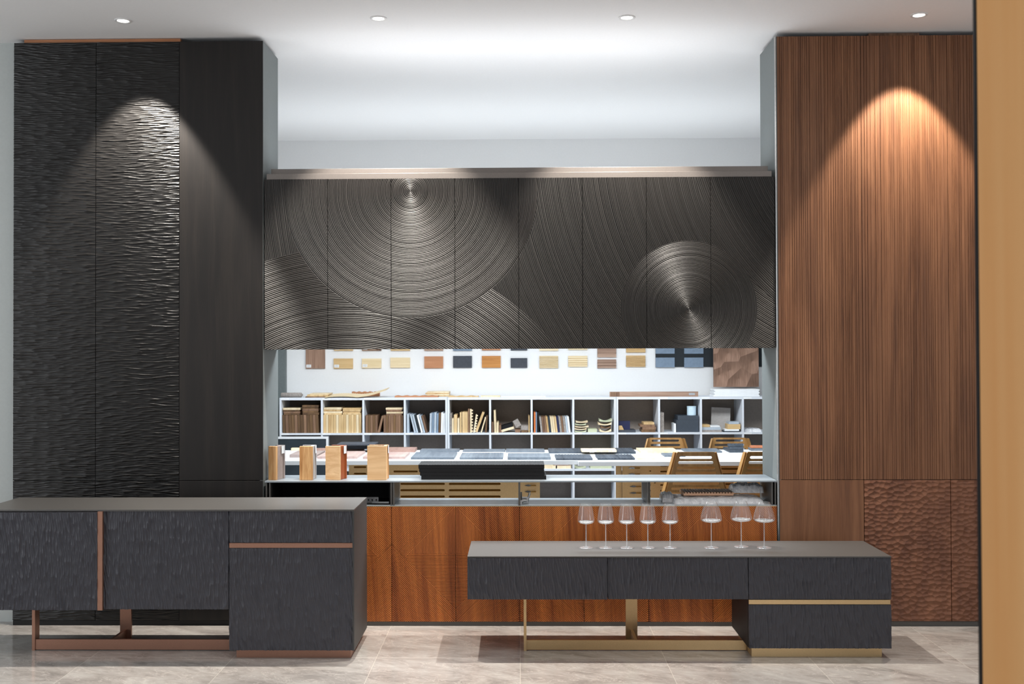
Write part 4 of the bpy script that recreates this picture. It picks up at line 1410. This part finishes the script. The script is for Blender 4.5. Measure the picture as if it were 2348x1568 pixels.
# ------------------------------------------------------------------ samples hung on the back wall
def wall_sample(p0, p1, y0, y1, mat, label, tagged=False, ribs=0, Y=YB, th=0.018, hidden=None, group='wood samples hung on the back wall'):
    yy = Y - th
    x0, x1 = at(p0, y1, yy)[0], at(p1, y1, yy)[0]
    z1 = at(p0, y0, yy)[1] if hidden is None else at(p0, y1, yy)[1] + hidden
    z0 = at(p0, y1, yy)[1]
    yy2 = Y - 0.0008
    t = empty('wall_sample', ((x0 + x1) / 2, yy2, z0), label, 'wood sample', group)
    if ribs:
        pts = []
        for k in range(ribs):
            a, b = z0 + (z1 - z0) * k / ribs, z0 + (z1 - z0) * (k + 1) / ribs
            pts += [(a, yy), (a + (b - a) * 0.6, yy), (a + (b - a) * 0.66, yy + th * 0.45), (a + (b - a) * 0.96, yy + th * 0.45)]
        mb = MB()
        prof = [(yy2, z0)] + [(p[1], p[0]) for p in pts] + [(yy2, z1)]
        n = len(prof)
        vs = [(x0, p[0], p[1]) for p in prof] + [(x1, p[0], p[1]) for p in prof]
        fs = [(i, i + n, (i + 1) % n + n, (i + 1) % n) for i in range(n)]
        fs += [(0, i, i + 1) for i in range(1, n - 1)] + [(n, n + i + 1, n + i) for i in range(1, n - 1)]
        mb.add(vs, fs)
    else:
        mb = box(x0, x1, yy, yy2, z0, z1)
    mb.build('board', mat, t)
    if tagged:
        lt = box(x0 + 0.006, x0 + 0.052, yy - 0.0014, yy - 0.0003, z0 + 0.010, z0 + 0.038)
        pt = lab(lt.build('paper_tag', 'paper', t), 'white printed tag')
        for q in range(3):
            box(x0 + 0.011, x0 + 0.044, yy - 0.0020, yy - 0.0016, z0 + 0.016 + q * 0.007, z0 + 0.0175 + q * 0.007).build('print_line', 'print_grey', pt)
    return t


wall_sample(701, 745, 0, 845, 'walnut_v', 'tall brown walnut sample with a white tag, leftmost on the back wall', True, hidden=0.36)
low = [(765, 809, 822, 845, 'tan_wood_h', 'tan sample with a white tag in the lower row on the wall', True, 0),
       (830, 874, 822, 844, 'cream_wood_h', 'cream sample with a white tag in the lower row on the wall', True, 0),
       (895, 940, 820, 843, 'cream_wood_h', 'plain cream sample without a tag in the lower row on the wall', False, 0),
       (973, 1016, 817, 844, 'brown_wood_h', 'reddish brown sample left of the first black one in the lower wall row', False, 0),
       (1039, 1082, 816, 843, 'charcoal_board', 'larger black sample in the lower wall row, between two brown ones', False, 0),
       (1105, 1148, 816, 843, 'orange_wood_h', 'orange brown sample between the two black ones in the lower wall row', False, 0),
       (1171, 1209, 821, 843, 'charcoal_board', 'smaller black sample right of the orange brown one in the lower wall row', False, 0),
       (1237, 1280, 816, 844, 'cream_wood_h', 'cream sample with fine level ribs in the lower wall row', False, 11),
       (1303, 1347, 816, 841, 'cream_wood_h', 'cream sample with broad level slats in the lower wall row', False, 5),
       (1370, 1413, 824, 844, 'walnut_h', 'brown moulded sample in the lower wall row, right of the slatted one', False, 3),
       (1436, 1480, 815, 841, 'tan_wood_h', 'golden sample with fine grooves, rightmost wooden one of the lower wall row', False, 8)]
for a in low:
    wall_sample(a[0], a[1], a[2], a[3], a[4], a[5], a[6], a[7])
up = [(766, 809, 804, 'tan_wood_h', 'tan'), (830, 874, 804, 'mid_walnut', 'brown'), (896, 940, 804, 'tan_wood_h', 'pale tan'), (973, 1016, 804, 'walnut_h', 'greyish brown'),
      (1039, 1082, 804, 'blue_grey', 'blue grey'), (1105, 1148, 803, 'brown_wood_h', 'brown'), (1171, 1209, 803, 'charcoal_board', 'dark'), (1237, 1280, 804, 'cream_wood_h', 'cream ribbed'),
      (1303, 1347, 802, 'cream_wood_h', 'cream'), (1370, 1413, 819, 'walnut_h', 'brown moulded'), (1436, 1480, 808, 'tan_wood_h', 'golden grooved')]
above = ['tan tagged', 'cream tagged', 'plain cream', 'reddish brown', 'larger black', 'orange brown', 'smaller black', 'finely ribbed', 'broad slatted', 'brown moulded', 'golden grooved']
for a, b in zip(up, above):
    wall_sample(a[0], a[1], 0, a[2], a[3], '%s sample cut off by the wall cabinet, above the %s one' % (a[4], b), a[0] < 860, 3 if 'moulded' in a[4] or 'grooved' in a[4] else 0, hidden=0.13)
# black board with blue grey samples
yy = YB - 0.0008
x0, x1 = at(1503, 841, YB)[0], at(1800, 841, YB)[0]
z0 = at(1600, 841, YB)[1]
tag(box(x0, x1, YB - 0.012, yy, z0, z0 + 0.75).build('pin_board', 'black_board'), 'black mounting board behind the blue grey samples on the back wall', 'board')
for p0, p1, y1, h, s in ((1503.5, 1547, 842, 0.092, 'lower left'), (1569, 1613, 842, 0.092, 'lower right'), (1503.5, 1547, 811, 0.12, 'upper left'), (1569, 1613, 811, 0.12, 'upper right')):
    wall_sample(p0, p1, 0, y1, 'blue_grey', 'blue grey sample, %s one on the black mounting board' % s, Y=YB - 0.0128, th=0.012, hidden=h, group='blue grey samples on the black board')
# large faceted walnut panel
yy = 10.16
x0, x1 = at(1637, 887, yy)[0], at(1740, 887, yy)[0]
z0 = at(1690, 887, yy)[1]
t = empty('faceted_panel', (0, yy, z0), 'large brown walnut panel carved in big facets, standing at the right of the shelf top', 'panel')
MB().box(x0, x1, yy, yy + 0.035, z0, z0 + 0.60).build('panel', 'facet', t)
MB().box(x0 + 0.1, x1 - 0.1, yy + 0.0355, YB - 0.013, z0 + 0.38, z0 + 0.42).build('bracket', 'dark_metal', t)


# ------------------------------------------------------------------ work tables of the back room
ZTB = 0.900


def table(x0, x1, y0, y1, label):
    t = empty('work_table', ((x0 + x1) / 2, (y0 + y1) / 2, 0), label, 'table', 'work tables of the back room')
    lab(box(x0, x1, y0, y1, ZTB - 0.032, ZTB).build('table_top', 'white_laminate', t, bevel=0.001), 'white table top')
    return t


TY0, TY1 = 8.40, 9.32
ta = table(-2.75, 0.4495, TY0, TY1, 'white topped work table on the left with a slotted fibreboard base')
tb = table(0.4505, 3.00, TY0 - 0.10, TY1, 'white topped work table on the right behind the wooden chairs')
YP = TY0 + 0.10
# base panel of the left table, slots in rows
xa, xb = at(800, 1120, YP)[0], at(1238, 1120, YP)[0]
holes = []
for py in (1109.5, 1124, 1138.5):
    for p0, p1 in ((918 - 100, 908), (918, 1020), (1029, 1148)):
        hx0, hz = at(p0, py, YP)
        hx1, _ = at(p1, py, YP)
        holes.append(rounded_slot(hx0, hx1, hz - 0.0085, hz + 0.0085))
for p0, p1, py in ((902, 958, 1081), (811, 840, 1071), (811, 840, 1086), (965, 1060, 1081)):
    hx0, hz = at(p0, py, YP)
    hx1, _ = at(p1, py, YP)
    holes.append(rounded_slot(hx0, hx1, hz - 0.0075, hz + 0.0075))
plate('base_panel', [(xa, 0.30), (xb, 0.30), (xb, ZTB - 0.0335), (xa, ZTB - 0.0335)], holes, 0.018, 'mdf', ta, Matrix.Translation((0, YP, 0)))
lab(box(xa + 0.02, xb - 0.22, YP + 0.0185, YP + 0.030, 0.30, ZTB - 0.034).build('inner_panel', 'mdf_cut', ta), 'darker board seen through the slots')
for xx in (xa, xb - 0.018):
    box(xx, xx + 0.018, YP + 0.0185, TY1 - 0.2, 0, ZTB - 0.0335).build('base_side', 'mdf', ta)
box(xa, xb, YP - 0.0, YP + 0.018, 0.0, 0.299).build('base_foot', 'mdf', ta)
# right table base with round holes and hanging trowels
xa2, xb2 = at(1427, 1100, YP)[0], at(1790, 1100, YP)[0]
holes = []
for px, py in ((1491, 1067), (1491, 1080), (1491, 1112), (1491, 1125), (1491, 1138), (1502, 1107)):
    hx, hz = at(px, py, YP)
    holes.append([(hx + 0.006 * cos(2 * pi * k / 12), hz + 0.005 * sin(2 * pi * k / 12)) for k in range(12)])
for py in (1068, 1081, 1112, 1125):
    hx0, hz = at(1514, py, YP)
    hx1, _ = at(1530, py, YP)
    holes.append(rounded_slot(hx0, hx1, hz - 0.006, hz + 0.006))
for py in (1075, 1087, 1110):
    hx0, hz = at(1652, py, YP)
    hx1, _ = at(1700, py, YP)
    holes.append(rounded_slot(hx0, hx1, hz - 0.006, hz + 0.006))
plate('base_panel', [(xa2, 0.30), (xb2, 0.30), (xb2, ZTB - 0.0335), (xa2, ZTB - 0.0335)], holes, 0.018, 'mdf', tb, Matrix.Translation((0, YP, 0)))
box(xa2 + 0.02, xb2 - 0.02, YP + 0.0185, YP + 0.030, 0.30, ZTB - 0.034).build('inner_panel', 'mdf_cut', tb)
xs_ = at(1412, 1100, YP + 0.05)[0]
mb = MB().box(xs_, xa2 - 0.001, YP + 0.03, YP + 0.05, 0.0, ZTB - 0.0335)
mb.build('base_side', 'mdf', tb)
box(xa2, xb2, YP, YP + 0.018, 0.0, 0.299).build('base_foot', 'mdf', tb)


def trowel(px, py, label, mirror=1, Y=YP):
    x, z = at(px, py, Y)
    t = empty('trowel', (x, Y - 0.006, z), label, 'trowel', 'small trowels stuck on the table bases')
    mb = MB().prism_y([(x, z), (x + 0.030, z + 0.008), (x + 0.052, z + 0.003), (x + 0.052, z - 0.004), (x + 0.030, z - 0.007)], Y - 0.0045, Y - 0.0015)
    mb.build('blade', 'steel', t)
    MB().cyl((x + 0.0525, Y - 0.008, z), (x + 0.092, Y - 0.008, z + 0.001), 0.0040, 10).build('handle', 'mdf_cut', t)
    return t


for k, (px, py) in enumerate(((1440, 1073), (1440, 1087), (1443, 1115), (1443, 1130))):
    trowel(px, py, 'small steel trowel on the right table base, %s from the top' % ORD[k])
for k, (px, py) in enumerate(((1202, 1113), (1202, 1127))):
    trowel(px, py, 'small steel trowel on the left table base, %s one' % ['upper', 'lower'][k])


# ------------------------------------------------------------------ boards laid out on the tables
def tboard(p0, p1, yb, th, yt, mat, label, z=ZTB, group='boards laid out on the work tables', wav=0.0, name='sample_board'):
    z = z + 0.0005
    xl, y0 = on(p0, yb, z)
    xr, _ = on(p1, yb, z)
    y0 = max(y0, 8.385)
    h = th * y0 / F
    _, y1 = on((p0 + p1) / 2, yt, z + h)
    y1 = min(max(y1, y0 + 0.06), 9.315)
    y0 = min(y0, y1 - 0.05)
    if wav:
        n = int((xr - xl) / 0.012)
        pts = [(xl, z), (xr, z)] + [(xr + (xl - xr) * k / n, z + h - (wav if k % 2 else 0)) for k in range(n + 1)]
        mb = MB().prism_y(pts, y0, y1)
    else:
        mb = box(xl, xr, y0, y1, z, z + h)
    return tag(mb.build(name, mat), label, 'board', group)


tboard(664, 728, 1049, 7, 1033, 'grey_sample', 'grey board at the left end of the left table, beside the slim block')
tboard(668, 690, 1033, 6, 1026, 'cream_wood', 'small light wood offcut at the far left of the left table')
tboard(731, 842, 1028, 5, 1017, 'brown_board', 'reddish brown board in the far row, left of the other brown one')
tboard(843, 951, 1037, 7, 1019, 'brown_board', 'reddish brown board in the far row, right of the other brown one')
xd0, xd1 = at(773, 1014, 9.1)[0], at(860, 1014, 9.1)[0]
tag(box(xd0 + 0.03, at(836, 1014, 9.1)[0], 9.20, 9.30, ZTB + 0.0200, ZTB + 0.060).build('wood_block', 'charcoal_board'), 'dark block carrying the thin dark board at the back of the left table', 'wood sample')
tag(box(xd0, xd1, 9.08, 9.31, ZTB + 0.0605, ZTB + 0.072).build('sample_board', 'charcoal_board'), 'thin dark board raised at the very back of the left table', 'board', 'boards laid out on the work tables')
tboard(727, 818, 1052, 5.5, 1034, 'pink_brown', 'pinkish board in the near row, leftmost behind the standing blocks')
tboard(832, 928, 1052.5, 5.5, 1036, 'pink_brown', 'pinkish board in the near row, left of the first dark one')
tboard(942, 1041, 1053.5, 5, 1036, 'slate_grey', 'dark board with a pale part, first dark one of the near row')
tboard(963, 1052, 1036, 3.5, 1025, 'slate_grey', 'dark board in the far row, first dark one from the left')
tboard(1054, 1153, 1053.5, 5, 1037.5, 'slate_grey', 'dark finely ribbed board, second dark one of the near row', wav=0.002)
tboard(1061, 1158, 1036.3, 2.5, 1026, 'slate_grey', 'dark board in the far row, second dark one from the left')
tboard(1164, 1263, 1054, 5.5, 1038.5, 'slate_grey', 'dark board with a brown edge, third dark one of the near row')
tboard(1160, 1249, 1037.3, 3, 1026, 'slate_grey', 'dark board in the far row, third dark one from the left')
tboard(1275, 1359, 1055, 4, 1041, 'slate_dark', 'nearly black board, fourth dark one of the near row', wav=0.002)
tboard(1259, 1352, 1039.5, 4, 1026.5, 'slate_dark', 'nearly black board in the far row, partly under the cream board', wav=0.0015)
tboard(1334, 1414, 1036.5, 4.5, 1027.5, 'cream_wood', 'narrow cream board lying across two dark boards of the far row', z=ZTB + 0.019)
tboard(1371, 1456, 1054.5, 4.5, 1041, 'slate_dark', 'nearly black board with a wavy edge, last dark one of the near row', wav=0.0025)
tboard(1365, 1458, 1040.5, 5, 1026.5, 'slate_dark', 'dark ribbed board in the far row, right of the narrow cream board', wav=0.002)
tboard(1469, 1557, 1039.5, 4.5, 1025, 'cream_wood', 'large cream board in the far row left of the chairs')
tboard(1462, 1520, 1053.5, 3, 1041, 'cream_wood', 'small cream board in the near row left of the first chair')
tboard(1524, 1572, 1047.5, 3.5, 1038, 'slate_grey', 'small grey board partly behind the first chair')
tboard(1573, 1656, 1038, 3.5, 1027.5, 'slate_grey', 'long dark board lying behind the first chair top')
z = ZTB
for k in range(3):
    tboard(1673 - k, 1705, 1037.5 - k * 6.9, 6.3, 1023, 'slate_dark', 'dark wavy board %s from the bottom of the pile between the chairs' % ORD[k], z=ZTB + 0.0245 * k, wav=0.004 if k == 2 else 0.0, group='dark pile on the right table')
for k in range(2):
    tboard(1722, 1775, 1033 - k * 6, 5, 1024, 'slate_grey' if k == 0 else 'brown_orange', ['grey board under the orange brown board at the right end of the table', 'orange brown board on the pile at the right end of the table'][k], z=ZTB + 0.001 + 0.0215 * k, group='pile at the right end of the table')


# ------------------------------------------------------------------ chairs
def chair(x, y, rz, label, ztop=0.993):
    """bent plywood chair with a tall slotted back; the back's outer face looks along -y before turning"""
    t = empty('plywood_chair', (x, y, 0), label, 'chair', 'slotted plywood chairs at the work table')
    T = Matrix.Translation((x, y, 0)) @ Matrix.Rotation(rz, 4, 'Z')
    W = lambda z: 0.139 + (0.993 - max(z, 0.67)) * 0.275      # half width
    zb = 0.46
    out = [(-W(zb), zb), (W(zb), zb), (W(0.67), 0.67), (W(ztop) + 0.004, ztop - 0.012), (W(ztop) - 0.006, ztop), (-W(ztop) + 0.006, ztop), (-W(ztop) - 0.004, ztop - 0.012), (-W(0.67), 0.67)]
    holes = []
    for k in range(9):
        zc = 0.952 - 0.0385 * k
        w = W(zc) - 0.030
        holes.append(rounded_slot(-w, w, zc - 0.0102, zc + 0.0102, 6))
    b = plate('backrest', out, holes, 0.014, 'chair_ply', t, T)
    # flanges along both edges, running down as legs
    for s in (-1, 1):
        mb = MB()
        z1, zk = ztop - 0.004, 0.67
        for (za, zb_) in ((zk, z1), (0.0, zk)):
            a0, a1 = s * W(za), s * W(zb_)
            e0 = 0.085 if za == zk or za == 0.0 else 0.05
            e1 = 0.050 if zb_ == z1 else 0.085
            o0, o1 = s * (W(za) + 0.012), s * (W(zb_) + 0.010)
            vs = [(a0, 0.0145, za), (o0, e0, za), (o1, e1, zb_), (a1, 0.0145, zb_)]
            vs2 = [tuple(Vector(v) + Vector((0.013 * s, -0.006, 0))) for v in vs]
            mb.add(vs + vs2, [(0, 1, 2, 3), (7, 6, 5, 4), (0, 4, 5, 1), (1, 5, 6, 2), (2, 6, 7, 3), (3, 7, 4, 0)], T)
        mb.build('side_leg', 'chair_ply', t)
        MB().box(s * 0.20 - 0.02, s * 0.20 + 0.02, 0.325, 0.345, 0.0, 0.445, T).build('leg', 'chair_ply', t)
    MB().box(-0.215, 0.215, 0.016, 0.36, 0.446, 0.464, T).build('seat', 'chair_ply', t, bevel=0.004)
    return t


xc1 = at(1595, 1040, 8.10)[0]
chair(xc1, 8.09, 0, 'slotted plywood chair facing the table, fully visible, left of the two near ones')
chair(xc1 + 0.520, 8.09, 0, 'slotted plywood chair facing the table, cut off by the grey side panel')
xr1, xr2 = at(1526, 1015, 9.6)[0], at(1673, 1015, 9.6)[0]
chair(xr1, 9.62, pi, 'slotted plywood chair on the far side of the table, left of the two far ones', 0.977)
chair(xr2, 9.62, pi, 'slotted plywood chair on the far side of the table, right of the two far ones', 0.977)

# ------------------------------------------------------------------ dark framed board under the left end of the shelves
x0, x1 = at(620, 1040, 9.84)[0], at(753, 1040, 9.84)[0]
z1 = at(700, 1001, 9.84)[1]
t = empty('framed_board', ((x0 + x1) / 2, 9.85, 0), 'big dark slate board in a white frame standing before the left cubby shelf', 'board')
fw = 0.020
lab(box(x0, x1, 9.835, 9.86, z1 - fw, z1).build('frame', 'white_laminate', t), 'white top rail')
lab(box(x1 - fw, x1, 9.835, 9.86, 0, z1 - fw - 0.0002).build('frame', 'white_laminate', t), 'white right rail')
lab(box(x0, x0 + fw, 9.835, 9.86, 0, z1 - fw - 0.0002).build('frame', 'white_laminate', t), 'white left rail')
box(x0 + fw + 0.0005, x1 - fw - 0.0005, 9.842, 9.855, 0.01, z1 - fw - 0.0005).build('slate_panel', 'slate', t)

# narrow grey locker at the left end of the back wall
x1 = at(652, 850, 10.25)[0]
t = empty('grey_locker', (x1 - 0.2, 10.25, 0), 'narrow grey locker standing behind the left end of the cubby shelf', 'cabinet')
box(x1 - 0.42, x1, 10.285, YB - 0.001, 0, 2.75).build('body', 'grey_locker', t)
